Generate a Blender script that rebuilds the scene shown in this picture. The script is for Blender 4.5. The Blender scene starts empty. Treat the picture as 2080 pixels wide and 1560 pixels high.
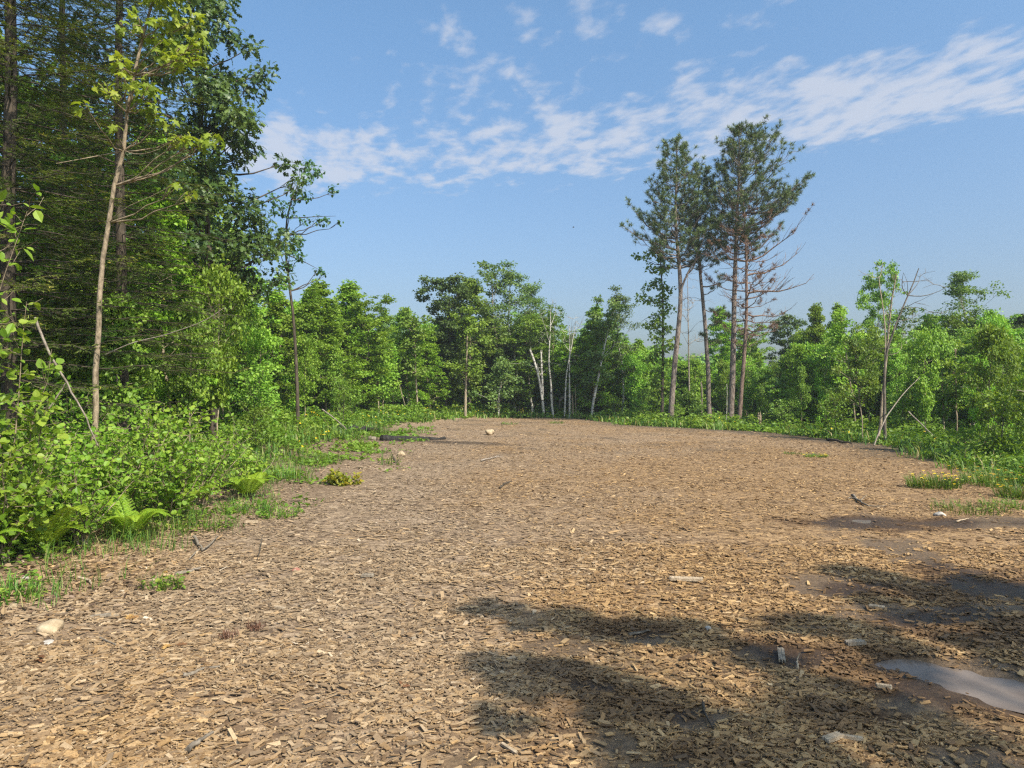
import bpy, math
import numpy as np
from mathutils import Vector

# ------------------------------------------------------------------ camera, sky, sun, exposure
SC = bpy.context.scene
COL = SC.collection
FPX, CX, HY = 1441.0, 1040.0, 790.0        # focal length, centre column and horizon row of the 2080 px wide photograph
CAMH = 1.65
cam_d = bpy.data.cameras.new('camera')
cam = bpy.data.objects.new('camera', cam_d)
COL.objects.link(cam)
cam_d.sensor_width = 36.0
cam_d.lens = 36.0 * FPX / 2080.0
cam_d.clip_start = 0.05
cam_d.clip_end = 5000
cam.location = (0, 0, CAMH)
cam.rotation_euler = (math.radians(90) + math.atan(10 / FPX), 0, 0)
SC.camera = cam
SC.render.resolution_x, SC.render.resolution_y = 1024, 768

SUN_EL = math.radians(47)
SUN_H = Vector((0.68, -0.73, 0)).normalized()            # horizontal direction from the place towards the sun
W = bpy.data.worlds.new('World')
SC.world = W
W.use_nodes = True


def build_world():
    nt = W.node_tree
    nt.nodes.clear()
    N, L = nt.nodes.new, nt.links.new
    out = N('ShaderNodeOutputWorld')
    bg = N('ShaderNodeBackground')
    bg.inputs['Strength'].default_value = 0.135
    sky = N('ShaderNodeTexSky')
    sky.sky_type = 'NISHITA'
    sky.sun_disc = False
    sky.sun_elevation = SUN_EL
    sky.sun_rotation = math.atan2(SUN_H.x, SUN_H.y)
    sky.air_density = 1.0
    sky.dust_density = 3.0
    sky.ozone_density = 4.0
    hsv = N('ShaderNodeMixRGB')
    hsv.blend_type = 'MULTIPLY'
    hsv.inputs[0].default_value = 1
    tc = N('ShaderNodeTexCoord')
    sep = N('ShaderNodeSeparateXYZ')
    L(tc.outputs['Generated'], sep.inputs[0])
    hz = N('ShaderNodeMapRange')
    L(sep.outputs[2], hz.inputs[0])
    hz.inputs[1].default_value, hz.inputs[2].default_value = 0.12, 0.46
    tint = N('ShaderNodeMixRGB')
    L(hz.outputs[0], tint.inputs[0])
    tint.inputs[1].default_value, tint.inputs[2].default_value = SKY_LOW, SKY_HIGH
    L(tint.outputs[0], hsv.inputs[2])
    L(sky.outputs[0], hsv.inputs[1])

    def m(op, a, b=None, c=None, clamp=False):
        n = N('ShaderNodeMath')
        n.operation = op
        n.use_clamp = clamp
        for i, v in enumerate((a, b, c)):
            if v is None:
                continue
            if isinstance(v, (int, float)):
                n.inputs[i].default_value = v
            else:
                L(v, n.inputs[i])
        return n.outputs[0]

    def sstep(x, lo, hi):
        n = N('ShaderNodeMapRange')
        n.interpolation_type = 'SMOOTHSTEP'
        L(x, n.inputs[0])
        n.inputs[1].default_value, n.inputs[2].default_value = lo, hi
        return n.outputs[0]
    z = m('MAXIMUM', sep.outputs[2], 0.03)
    u = m('DIVIDE', sep.outputs[0], z)                     # the cloud layer is a level sheet high above: u across, v away
    v = m('DIVIDE', sep.outputs[1], z)
    cmb = N('ShaderNodeCombineXYZ')
    L(u, cmb.inputs[0]); L(v, cmb.inputs[1])

    def cloud_noise(scale, rot, stretch, detail, dist, off):
        mp = N('ShaderNodeMapping')
        mp.vector_type = 'TEXTURE'
        mp.inputs['Location'].default_value = off
        mp.inputs['Rotation'].default_value = (0, 0, rot)
        mp.inputs['Scale'].default_value = (stretch, 1, 1)
        L(cmb.outputs[0], mp.inputs[0])
        t = N('ShaderNodeTexNoise')
        t.inputs['Scale'].default_value = scale
        t.inputs['Detail'].default_value = detail
        t.inputs['Roughness'].default_value = 0.52
        t.inputs['Distortion'].default_value = dist
        L(mp.outputs[0], t.inputs['Vector'])
        return t.outputs[0]
    n1 = cloud_noise(2.0, -1.2, 1.3, 5, 0.2, (3.2, 1.3, 0))
    n2 = cloud_noise(8.5, -1.30, 1.5, 8, 0.2, (7.7, 4.1, 0))
    n3 = cloud_noise(21.0, -1.30, 1.3, 5, 0.2, (1.7, 9.3, 0))
    # the long band of altocumulus, level at first and then dropping away, and the loose puffs above it
    mid = m('MULTIPLY_ADD', u, -0.10, 3.02)
    mid = m('SUBTRACT', mid, m('MULTIPLY', m('MAXIMUM', m('SUBTRACT', u, 0.4), 0), 0.52))
    band = m('ABSOLUTE', m('SUBTRACT', v, mid))
    bandm = m('MULTIPLY', m('SUBTRACT', 1.0, sstep(band, 0.15, 0.80)), sstep(u, -1.75, -1.0))
    puff = m('SUBTRACT', 1.0, sstep(m('ABSOLUTE', m('SUBTRACT', v, 2.05)), 0.1, 0.8))
    puff = m('MULTIPLY', puff, m('SUBTRACT', 1.0, sstep(m('ABSOLUTE', m('SUBTRACT', u, 0.2)), 0.25, 0.9)))
    cov = m('ADD', m('MULTIPLY', bandm, 0.22), m('MULTIPLY', puff, 0.105))
    dens = m('ADD', m('MULTIPLY', n1, 0.34), m('MULTIPLY', n2, 0.56))
    dens = m('ADD', dens, m('MULTIPLY', n3, 0.12))
    dens = m('ADD', dens, cov)
    a = sstep(dens, 0.622, 0.80)
    a = m('MULTIPLY', a, m('MULTIPLY', sstep(z, 0.17, 0.29), 0.68))
    mix = N('ShaderNodeMixRGB')
    L(a, mix.inputs[0])
    L(hsv.outputs[0], mix.inputs[1])
    mix.inputs[2].default_value = CLOUD
    L(mix.outputs[0], bg.inputs['Color'])
    L(bg.outputs[0], out.inputs['Surface'])


SKY_LOW, SKY_HIGH = (.83, .845, .86, 1), (.94, 1.13, 1.13, 1)
CLOUD = (3.55, 3.65, 4.0, 1)
build_world()
sun_d = bpy.data.lights.new('sun', 'SUN')
sun_d.energy = 5.0
sun_d.angle = math.radians(0.5)
sun_d.color = (1.0, 0.93, 0.80)
sun = bpy.data.objects.new('sun', sun_d)
COL.objects.link(sun)
sun.location = (20, -20, 30)
sun.rotation_euler = Vector((-SUN_H.x * math.cos(SUN_EL), -SUN_H.y * math.cos(SUN_EL), -math.sin(SUN_EL))).to_track_quat('-Z', 'Y').to_euler()
SC.view_settings.view_transform = 'Standard'
SC.view_settings.look = 'None'
SC.view_settings.gamma = 1
SC.view_settings.exposure = 0.58
SC.render.engine = 'CYCLES'
SC.cycles.max_bounces = 6
SC.cycles.diffuse_bounces = 3
SC.cycles.glossy_bounces = 2
SC.cycles.transmission_bounces = 4
SC.cycles.transparent_max_bounces = 4
SC.cycles.caustics_reflective = False
SC.cycles.caustics_refractive = False
SC.cycles.use_denoising = False
SC.cycles.denoiser = 'OPENIMAGEDENOISE'
SC.cycles.denoising_input_passes = 'RGB_ALBEDO_NORMAL'
SC.cycles.denoising_prefilter = 'ACCURATE'
SC.cycles.pixel_filter_type = 'BLACKMAN_HARRIS'
SC.cycles.filter_width = 1.3

# ------------------------------------------------------------------ helpers
G = np.random.default_rng(11)
_tab = np.random.default_rng(5).random((256, 256))


def vnoise(x, y, s=1.0, o=0):
    """smooth value noise in 0..1"""
    x = np.asarray(x, float) * s + o * 17.3
    y = np.asarray(y, float) * s + o * 9.7
    xi, yi = np.floor(x).astype(int), np.floor(y).astype(int)
    fx, fy = x - xi, y - yi
    fx, fy = fx * fx * (3 - 2 * fx), fy * fy * (3 - 2 * fy)
    a, b = _tab[xi & 255, yi & 255], _tab[(xi + 1) & 255, yi & 255]
    c, d = _tab[xi & 255, (yi + 1) & 255], _tab[(xi + 1) & 255, (yi + 1) & 255]
    return (a * (1 - fx) + b * fx) * (1 - fy) + (c * (1 - fx) + d * fx) * fy


def fbm(x, y, s=1.0, o=0, n=4):
    t, a, w = 0, 1.0, 0
    for k in range(n):
        t = t + a * vnoise(x, y, s * 2 ** k, o + k * 3)
        w += a
        a *= 0.5
    return t / w


def sstep(x, lo, hi):
    t = np.clip((np.asarray(x, float) - lo) / (hi - lo), 0, 1)
    return t * t * (3 - 2 * t)


def flat(px, py):
    d = FPX * CAMH / (py - HY)
    return ((px - CX) / FPX * d, d)


# outline of the bark-mulch clearing, traced on the ground in metres
CLEAR = [flat(*p) for p in [(-40, 1235), (110, 1195), (250, 1100), (330, 1075), (420, 1020), (520, 985), (590, 950), (680, 915), (760, 890),
                            (800, 874), (850, 865), (930, 855), (1000, 851), (1100, 849), (1190, 851), (1250, 863), (1350, 867), (1450, 872),
                            (1530, 877), (1600, 883), (1700, 895), (1800, 910), (1850, 930), (1930, 957), (2050, 1000), (2200, 1040)]]
CLEAR += [(12, 7), (15, 2), (16, -9), (-6, -9), (-5, 0), (-4.6, 4.2)]
_P = np.array(CLEAR)


def edge_dist(x, y):
    """signed distance to the clearing's edge in metres: negative on the mulch, positive outside"""
    x, y = np.atleast_1d(np.asarray(x, float)), np.atleast_1d(np.asarray(y, float))
    best = np.full(x.shape, 1e9)
    inside = np.zeros(x.shape, bool)
    n = len(_P)
    for i in range(n):
        ax, ay = _P[i]
        bx, by = _P[(i + 1) % n]
        ex, ey = bx - ax, by - ay
        t = np.clip(((x - ax) * ex + (y - ay) * ey) / (ex * ex + ey * ey), 0, 1)
        best = np.minimum(best, np.hypot(x - ax - t * ex, y - ay - t * ey))
        hit = ((ay > y) != (by > y)) & (x < ex * (y - ay) / (ey if ey else 1e-9) + ax)
        inside ^= hit
    return np.where(inside, -best, best)


# hollows that hold water: x, y, radii, depth, level of the ground there
PUDDLES = [(3.45, 3.50, .55, .26, .045, -.012), (3.05, 3.68, .50, .25, .045, -.012), (2.83, 3.86, .32, .20, .045, -.012), (2.68, 4.02, .28, .17, .042, -.012), (2.55, 4.17, .24, .15, .040, -.012), (2.42, 4.32, .22, .11, .036, -.012), (4.42, 9.0, .13, .15, .03, -.010)]


def ground(x, y, sd=None):
    x, y = np.atleast_1d(np.asarray(x, float)), np.atleast_1d(np.asarray(y, float))
    if sd is None:
        sd = edge_dist(x, y)
    left = 1 - sstep(x, -2.5, 1.0)
    right = sstep(x, 1.0, 5.0)
    z = 0.05 * (fbm(x, y, 0.35, 2, 3) - 0.5)
    z = z + left * (0.30 * sstep(sd, -0.6, 2.5) + 0.02 * np.clip(sd, 0, 12))
    z = z - right * 0.22 * sstep(sd, -1.0, 5.0)
    near = 1 - sstep(y, 12, 25)
    z = z + near * 0.035 * (fbm(x, y, 1.7, 6, 3) - 0.5)
    z = z + near * 0.02 * (vnoise(x, y, 9.0, 4) - 0.5)
    for px, py, rx, ry, dp, lv in PUDDLES:
        q = np.sqrt(((x - px) / rx) ** 2 + ((y - py) / ry) ** 2)
        rim = 1 - sstep(q, .9, 2.4)
        z = z * (1 - rim) + (lv + .022 * (fbm(x, y, 5.0, 13, 3) - .5)) * rim
    dip = np.zeros_like(z)
    for px, py, rx, ry, dp, lv in PUDDLES:
        q = np.sqrt(((x - px) / rx) ** 2 + ((y - py) / ry) ** 2)
        dip = np.maximum(dip, dp * (1 - sstep(q, .45, 1.35)))
    return z - dip


def gz(x, y):
    return float(ground(x, y)[0])


def at(px, py):
    """the point of the ground seen at a pixel of the photograph"""
    x, y = flat(px, py)
    for _ in range(6):
        z = gz(x, y)
        d = FPX * (CAMH - z) / (py - HY)
        x, y = (px - CX) / FPX * d, d
    return Vector((x, y, gz(x, y)))


def up(px, py, d):
    return Vector(((px - CX) / FPX * d, d, CAMH - (py - HY) / FPX * d))


class MB:
    """collects shapes and links them as ONE mesh object"""

    def __init__(self):
        self.b, self.n = [], 0

    def add(self, V, F, a=0.5, mi=0, smooth=False):
        V = np.asarray(V, np.float32).reshape(-1, 3)
        F = np.asarray(F, np.int64)
        A = np.broadcast_to(np.asarray(a, np.float32), (len(V),))
        self.b.append((V, F + self.n, A, mi, smooth))
        self.n += len(V)

    def mesh(self, name, mats):
        V = np.concatenate([b[0] for b in self.b])
        A = np.concatenate([b[2] for b in self.b])
        loops = np.concatenate([b[1].ravel() for b in self.b])
        cnt = np.concatenate([np.full(len(b[1]), b[1].shape[1]) for b in self.b])
        mi = np.concatenate([np.full(len(b[1]), b[3]) for b in self.b])
        sm = np.concatenate([np.full(len(b[1]), b[4]) for b in self.b])
        me = bpy.data.meshes.new(name)
        me.vertices.add(len(V))
        me.vertices.foreach_set('co', V.ravel())
        me.loops.add(len(loops))
        me.loops.foreach_set('vertex_index', loops.astype(np.int32))
        me.polygons.add(len(cnt))
        me.polygons.foreach_set('loop_start', (np.cumsum(cnt) - cnt).astype(np.int32))
        me.polygons.foreach_set('material_index', mi.astype(np.int32))
        me.polygons.foreach_set('use_smooth', sm.astype(bool))
        me.update(calc_edges=True)
        at_ = me.attributes.new('rnd', 'FLOAT', 'POINT')
        at_.data.foreach_set('value', A.astype(np.float32))
        for m in (mats if isinstance(mats, (list, tuple)) else [mats]):
            me.materials.append(m)
        return me

    def build(self, name, mats, parent=None):
        o = bpy.data.objects.new(name, self.mesh(name, mats))
        COL.objects.link(o)
        o.parent = parent
        return o


def tag(o, label=None, cat=None, group=None, kind=None):
    if label:
        o['label'] = label
    if cat:
        o['category'] = cat
    if group:
        o['group'] = group
    if kind:
        o['kind'] = kind
    return o


def thing(name, label, cat, loc=(0, 0, 0), rz=0.0, group=None):
    o = bpy.data.objects.new(name, None)
    COL.objects.link(o)
    o.empty_display_size = 0.2
    o.location = loc
    o.rotation_euler = (0, 0, rz)
    return tag(o, label, cat, group)


def dup(root, label, cat=None, loc=(0, 0, 0), rz=0.0, sc=(1, 1, 1), group=None, name=None):
    r = root.copy()
    COL.objects.link(r)
    if name:
        r.name = name
    r.location, r.rotation_euler, r.scale = loc, (0, 0, rz), sc
    for k in ('group', 'kind'):
        if k in r:
            del r[k]
    tag(r, label, cat, group)
    for ch in root.children:
        c = ch.copy()
        COL.objects.link(c)
        c.parent = r
    return r


def tube(mb, pts, rad, k=6, a=0.5, mi=0, cap=False, rough=0.0):
    P = np.asarray([tuple(p) for p in pts], float)
    n = len(P)
    rad = np.broadcast_to(np.asarray(rad, float), (n,))
    T = np.gradient(P, axis=0)
    T /= np.linalg.norm(T, axis=1, keepdims=True) + 1e-9
    ref = np.array([0.0, 0.0, 1.0]) if abs(T[0][2]) < 0.8 else np.array([1.0, 0.0, 0.0])
    U = np.cross(T, ref)
    U /= np.linalg.norm(U, axis=1, keepdims=True) + 1e-9
    Vv = np.cross(T, U)
    th = np.linspace(0, 2 * math.pi, k, endpoint=False)
    R = rad[:, None] * (1 + (G.random((n, k)) - 0.5) * rough)
    V = P[:, None, :] + R[:, :, None] * (np.cos(th)[None, :, None] * U[:, None, :] + np.sin(th)[None, :, None] * Vv[:, None, :])
    i = np.arange(n - 1)[:, None] * k
    j = np.arange(k)[None, :]
    j2 = (j + 1) % k
    F = np.stack([i + j, i + j2, i + k + j2, i + k + j], -1).reshape(-1, 4)
    mb.add(V.reshape(-1, 3), F, a, mi, True)
    if cap:
        for e in (0, n - 1):
            ring = V[e]
            c = ring.mean(0) + (T[e] if e else -T[e]) * rad[e] * 0.3
            VV = np.vstack([ring, c])
            mb.add(VV, np.stack([np.arange(k), (np.arange(k) + 1) % k, np.full(k, k)], -1), a, mi, False)


def curve(p0, p1, n=5, sag=0.0, wig=0.0):
    p0, p1 = np.array(p0, float), np.array(p1, float)
    t = np.linspace(0, 1, n)[:, None]
    P = p0 + (p1 - p0) * t
    P[:, 2] += sag * np.sin(np.pi * t[:, 0])
    L = np.linalg.norm(p1 - p0)
    P[1:] += G.normal(0, 1, (n - 1, 3)) * wig * L
    return P


def resample(P, n):
    P = np.asarray([tuple(p) for p in P], float)
    s = np.r_[0, np.cumsum(np.linalg.norm(np.diff(P, axis=0), axis=1))]
    t = np.linspace(0, s[-1], n)
    Q = np.stack([np.interp(t, s, P[:, k]) for k in range(3)], -1)
    Q2 = Q.copy()
    Q2[1:-1] = (Q[:-2] + 2 * Q[1:-1] + Q[2:]) / 4
    return Q2


# leaf outlines: base at the origin, length 1 along +Y, seen from +Z
LEAF = {
    'diamond': (np.array([(0, 0, 0), (.32, .45, .06), (0, 1, -.06), (-.32, .45, .06)]), np.array([(0, 1, 2, 3)])),
    'clump': (np.array([(0, 0, 0), (.42, .35, .12), (.1, 1, -.05), (-.46, .5, .1), ]), np.array([(0, 1, 2, 3)])),
    'oval': (np.array([(0, 0, 0), (.25, .25, .05), (.27, .6, .05), (0, 1, -.08), (-.27, .6, .05), (-.25, .25, .05)]), np.array([(0, 1, 2, 3), (0, 3, 4, 5)])),
    'round': (np.array([(0, 0, 0), (.38, .15, .04), (.46, .5, .05), (.25, .85, .0), (0, 1.05, -.06), (-.25, .85, .0), (-.46, .5, .05), (-.38, .15, .04)]),
              np.array([(0, 1, 2, 3), (0, 3, 4, 5), (0, 5, 6, 7)])),
    'oak': (np.array([(0, 0, 0), (.10, .25, .02), (.34, .30, .05), (.12, .45, .0), (.38, .62, .05), (.13, .68, 0), (.2, .88, .0), (0, 1, -.1),
                      (-.2, .88, .0), (-.13, .68, 0), (-.38, .62, .05), (-.12, .45, .0), (-.34, .30, .05), (-.10, .25, .02)]),
            np.array([(0, 1, 13, 0), (1, 2, 3, 1), (13, 11, 12, 13), (1, 3, 11, 13), (3, 4, 5, 3), (11, 9, 10, 11), (3, 5, 9, 11), (5, 6, 7, 5), (9, 7, 8, 9), (5, 7, 9, 5)])),
    'maple': (np.array([(0, 0, 0), (.30, -.05, -.05), (.16, .2, .03), (.52, .35, -.06), (.2, .5, .03), (.2, .72, 0), (0, 1.0, -.12),
                        (-.2, .72, 0), (-.2, .5, .03), (-.52, .35, -.06), (-.16, .2, .03), (-.30, -.05, -.05)]),
              np.array([(0, 1, 2, 0), (0, 10, 11, 0), (0, 2, 4, 0), (2, 3, 4, 2), (0, 8, 10, 0), (8, 9, 10, 8), (0, 4, 8, 0), (4, 5, 7, 8), (5, 6, 7, 5)])),
    'pine_needle': (np.array([(-.05, 0, 0), (.05, 0, 0), (.026, 1, -.04), (-.026, 1, -.04)]), np.array([(0, 1, 2, 3)])),
    'needle': (np.array([(-.05, 0, 0), (.05, 0, 0), (.03, 1, -.05), (-.03, 1, -.05)]), np.array([(0, 1, 2, 3)])),
}
for _k in ('oak', 'maple'):
    _v, _f = LEAF[_k]
    _f = np.array([f for f in _f])
    LEAF[_k] = (_v, [np.array([f[:3] for f in _f if len(set(f)) == 3]), np.array([f for f in _f if len(set(f)) == 4])])


def unit(a):
    return a / (np.linalg.norm(a, axis=-1, keepdims=True) + 1e-9)


def leaves(mb, kind, P, D, Nn, size, a, mi=0):
    """leaves at points P, pointing along D, facing Nn"""
    T, F = LEAF[kind]
    P = np.asarray(P, float)
    n = len(P)
    if n == 0:
        return
    D = unit(np.asarray(D, float))
    X = unit(np.cross(D, Nn))
    Z = np.cross(X, D)
    size = np.broadcast_to(np.asarray(size, float), (n,))
    V = P[:, None, :] + size[:, None, None] * (T[None, :, 0, None] * X[:, None, :] + T[None, :, 1, None] * D[:, None, :] + T[None, :, 2, None] * Z[:, None, :])
    A = np.repeat(np.broadcast_to(a, (n,)), len(T))
    base = (np.arange(n) * len(T))[:, None, None]
    if isinstance(F, list):
        f0 = (F[0][None] + base).reshape(-1, F[0].shape[1])
        f1 = (F[1][None] + base).reshape(-1, F[1].shape[1])
        s = mb.n
        mb.add(V.reshape(-1, 3), f0, A, mi)
        mb.b.append((np.zeros((0, 3), np.float32), f1 + s, np.zeros(0, np.float32), mi, False))
    else:
        mb.add(V.reshape(-1, 3), (F[None] + base).reshape(-1, F.shape[1]), A, mi)


def leaf_cloud(mb, kind, centres, radii, n_each, size, rg, droop=0.35, upn=1.0, crnd=None, mi=0, flatz=0.75):
    """loose clumps of leaves round branch ends"""
    C = np.asarray(centres, float).reshape(-1, 3)
    m = len(C)
    n_each = np.broadcast_to(np.asarray(n_each, int), (m,))
    idx = np.repeat(np.arange(m), n_each)
    n = len(idx)
    rad = np.broadcast_to(np.asarray(radii, float), (m,))[idx]
    off = unit(rg.normal(0, 1, (n, 3))) * (rg.random((n, 1)) ** 0.55)
    off[:, 2] *= flatz
    P = C[idx] + off * rad[:, None]
    D = off * 0.8 + rg.normal(0, .6, (n, 3))
    D[:, 2] -= droop
    Nn = rg.normal(0, .55, (n, 3)) + off * 0.3 + np.array([.28, -.30, 0])   # leaves turn towards the light
    Nn[:, 2] += upn
    cr = rg.random(m) if crnd is None else np.broadcast_to(crnd, (m,))
    a = np.clip(cr[idx] * 0.5 + rg.random(n) * 0.5, 0, 1)
    leaves(mb, kind, P, D, unit(Nn), size * (0.7 + 0.6 * rg.random(n)), a, mi)


# ------------------------------------------------------------------ materials
def newmat(name):
    m = bpy.data.materials.new(name)
    m.use_nodes = True
    nt = m.node_tree
    nt.nodes.clear()
    return m, nt, nt.nodes.new, nt.links.new


def ramp(N, stops):
    r = N('ShaderNodeValToRGB')
    e = r.color_ramp.elements
    while len(e) > 1:
        e.remove(e[-1])
    e[0].position, e[0].color = stops[0][0], (*stops[0][1], 1)
    for p, c in stops[1:]:
        x = e.new(p)
        x.color = (*c, 1)
    return r


def leafmat(name, stops, trans=0.38, tint=(1.25, 1.2, 0.6), vary=0.07, rough=0.5):
    m, nt, N, L = newmat(name)
    at_ = N('ShaderNodeAttribute')
    at_.attribute_name = 'rnd'
    r = ramp(N, stops)
    L(at_.outputs['Fac'], r.inputs[0])
    oi = N('ShaderNodeObjectInfo')
    hs = N('ShaderNodeHueSaturation')
    for sock, lo, hi in (('Hue', 0.503 - vary * 0.16, 0.503 + vary * 0.2), ('Value', 1 - vary * 4, 1 + vary * 4)):
        mr = N('ShaderNodeMapRange')
        mr.inputs[3].default_value, mr.inputs[4].default_value = lo, hi
        L(oi.outputs['Random'], mr.inputs[0])
        L(mr.outputs[0], hs.inputs[sock])
    L(r.outputs[0], hs.inputs['Color'])
    p = N('ShaderNodeBsdfPrincipled')
    p.inputs['Roughness'].default_value = rough
    p.inputs['Specular IOR Level'].default_value = 0.35
    L(hs.outputs[0], p.inputs['Base Color'])
    tr = N('ShaderNodeBsdfTranslucent')
    mu = N('ShaderNodeMixRGB')
    mu.blend_type = 'MULTIPLY'
    mu.inputs[0].default_value = 1
    mu.inputs[2].default_value = (*tint, 1)
    L(hs.outputs[0], mu.inputs[1])
    L(mu.outputs[0], tr.inputs[0])
    mx = N('ShaderNodeMixShader')
    mx.inputs[0].default_value = trans
    L(p.outputs[0], mx.inputs[1]); L(tr.outputs[0], mx.inputs[2])
    o = N('ShaderNodeOutputMaterial')
    L(mx.outputs[0], o.inputs[0])
    return m


def barkmat(name, c0, c1, scale=(9, 9, 2.2), detail=6, bump=0.6, marks=None):
    m, nt, N, L = newmat(name)
    tc = N('ShaderNodeTexCoord')
    mp = N('ShaderNodeMapping')
    mp.inputs['Scale'].default_value = scale
    L(tc.outputs['Object'], mp.inputs[0])
    n = N('ShaderNodeTexNoise')
    n.inputs['Scale'].default_value = 1.6
    n.inputs['Detail'].default_value = detail
    n.inputs['Roughness'].default_value = 0.65
    L(mp.outputs[0], n.inputs['Vector'])
    r = ramp(N, [(0.34, c0), (0.66, c1)])
    L(n.outputs[0], r.inputs[0])
    col = r.outputs[0]
    if marks:
        mp2 = N('ShaderNodeMapping')
        mp2.inputs['Scale'].default_value = (4, 4, 16)
        L(tc.outputs['Object'], mp2.inputs[0])
        n2 = N('ShaderNodeTexNoise')
        n2.inputs['Scale'].default_value = 1.0
        n2.inputs['Detail'].default_value = 3
        L(mp2.outputs[0], n2.inputs['Vector'])
        r2 = ramp(N, [(0.56, (0, 0, 0)), (0.64, (1, 1, 1))])
        L(n2.outputs[0], r2.inputs[0])
        mx = N('ShaderNodeMixRGB')
        L(r2.outputs[0], mx.inputs[0])
        L(col, mx.inputs[1])
        mx.inputs[2].default_value = (*marks, 1)
        col = mx.outputs[0]
    p = N('ShaderNodeBsdfPrincipled')
    p.inputs['Roughness'].default_value = 0.9
    p.inputs['Specular IOR Level'].default_value = 0.15
    L(col, p.inputs['Base Color'])
    if bump:
        b = N('ShaderNodeBump')
        b.inputs['Strength'].default_value = bump
        b.inputs['Distance'].default_value = 0.03
        L(n.outputs[0], b.inputs['Height'])
        L(b.outputs[0], p.inputs['Normal'])
    o = N('ShaderNodeOutputMaterial')
    L(p.outputs[0], o.inputs[0])
    return m


M = {}
M['bright'] = leafmat('bright_maple_leaf', [(0, (0.125, 0.225, 0.018)), (.5, (0.225, 0.37, 0.032)), (1, (0.36, 0.48, 0.064))])
M['mid'] = leafmat('mid_green_leaf', [(0, (0.1, 0.188, 0.018)), (.5, (0.185, 0.3, 0.031)), (1, (0.295, 0.395, 0.06))])
M['dark'] = leafmat('dark_green_leaf', [(0, (0.055, 0.102, 0.02)), (.5, (0.095, 0.162, 0.031)), (1, (0.165, 0.235, 0.052))], trans=.3)
M['birch_leaf'] = leafmat('birch_leaf', [(0, (0.08, 0.13, 0.028)), (.5, (0.135, 0.2, 0.045)), (1, (0.22, 0.28, 0.08))])
M['oak'] = leafmat('oak_leaf', [(0, (0.034, 0.07, 0.015)), (.5, (0.062, 0.112, 0.021)), (1, (0.15, 0.21, 0.045))], trans=.28, rough=.42)
M['aspen'] = leafmat('aspen_leaf', [(0, (.045, .10, .035)), (.5, (.07, .14, .045)), (1, (.12, .19, .07))], rough=.4)
M['young'] = leafmat('young_maple_leaf', [(0, (0.16, 0.24, 0.018)), (.5, (0.27, 0.35, 0.03)), (1, (0.4, 0.44, 0.05))], trans=.45, vary=.03)
M['fern'] = leafmat('fern_frond', [(0, (0.13, 0.26, 0.016)), (.5, (0.22, 0.36, 0.022)), (1, (0.36, 0.46, 0.04))], trans=.42, vary=.03)
M['shrub'] = leafmat('shrub_leaf', [(0, (0.1, 0.2, 0.014)), (.5, (0.19, 0.31, 0.024)), (1, (0.34, 0.42, 0.055))], trans=.4, vary=.03)
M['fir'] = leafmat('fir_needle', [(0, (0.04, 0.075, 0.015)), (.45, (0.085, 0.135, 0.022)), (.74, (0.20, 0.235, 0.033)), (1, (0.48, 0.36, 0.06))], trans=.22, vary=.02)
M['pine'] = leafmat('pine_needle', [(0, (0.055, 0.088, 0.03)), (.5, (0.105, 0.15, 0.045)), (1, (0.26, 0.3, 0.12))], trans=.15, vary=.02)
M['rust'] = leafmat('dead_needle', [(0, (0.14, 0.07, 0.045)), (.5, (0.22, 0.12, 0.08)), (1, (0.3, 0.19, 0.14))], trans=.15, vary=.01)
M['grass'] = leafmat('grass_blade', [(0, (.06, .13, .018)), (.6, (.12, .22, .03)), (.86, (.20, .26, .05)), (.95, (.30, .25, .10)), (1, (.36, .29, .14))], trans=.35)
M['weed'] = leafmat('weed_leaf', [(0, (0.085, 0.17, 0.016)), (.5, (0.16, 0.26, 0.024)), (1, (0.29, 0.36, 0.05))], trans=.38, vary=.03)
M['yellow_leaf'] = leafmat('yellow_leaf', [(0, (.16, .24, .02)), (.55, (.36, .37, .03)), (.88, (.48, .36, .03)), (1, (.42, .18, .04))], trans=.4)
M['petal'] = leafmat('yellow_petal', [(0, (.75, .42, .01)), (1, (.85, .62, .03))], trans=.2, tint=(1, .8, .3))
M['litter'] = leafmat('litter_leaf', [(0, (.06, .036, .022)), (.4, (.15, .092, .055)), (.8, (.29, .20, .125)), (1, (.40, .27, .14))], trans=.08, vary=.01)
M['dry_leaf'] = leafmat('dry_leaf', [(0, (.14, .06, .03)), (.5, (.30, .14, .05)), (1, (.42, .24, .09))], trans=.15)
M['bark_grey'] = barkmat('grey_bark', (.055, .045, .035), (.24, .20, .155))
M['bark_pale'] = barkmat('pale_sapling_bark', (.16, .125, .085), (.42, .34, .24), scale=(7, 7, 5))
M['bark_tan'] = barkmat('tan_bark', (.11, .085, .055), (.36, .28, .19), scale=(14, 14, 7))
M['bark_pine'] = barkmat('pine_bark', (.075, .055, .045), (.31, .25, .21), scale=(10, 10, 3.5), bump=1.0)
M['bark_redpine'] = barkmat('dead_pine_bark', (.07, .047, .037), (.28, .19, .15), scale=(10, 10, 3.5), bump=1.0)
M['bark_char'] = barkmat('charred_bark', (.012, .011, .010), (.05, .045, .04))
M['bark_birch'] = barkmat('birch_bark', (.32, .29, .25), (.60, .57, .50), scale=(3, 3, 9), marks=(.06, .05, .042), bump=.2)
M['bark_dark'] = barkmat('dark_bark', (.03, .024, .018), (.12, .095, .07))
M['twig'] = barkmat('dry_twig', (.14, .11, .085), (.38, .32, .26), scale=(14, 14, 14), bump=.2)
M['wood_pale'] = barkmat('pale_wood', (.24, .175, .11), (.46, .36, .25), scale=(30, 4, 30), bump=.4)
M['wood_grey'] = barkmat('grey_wood', (.12, .095, .07), (.30, .25, .19), scale=(24, 24, 4), bump=.5)
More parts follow.
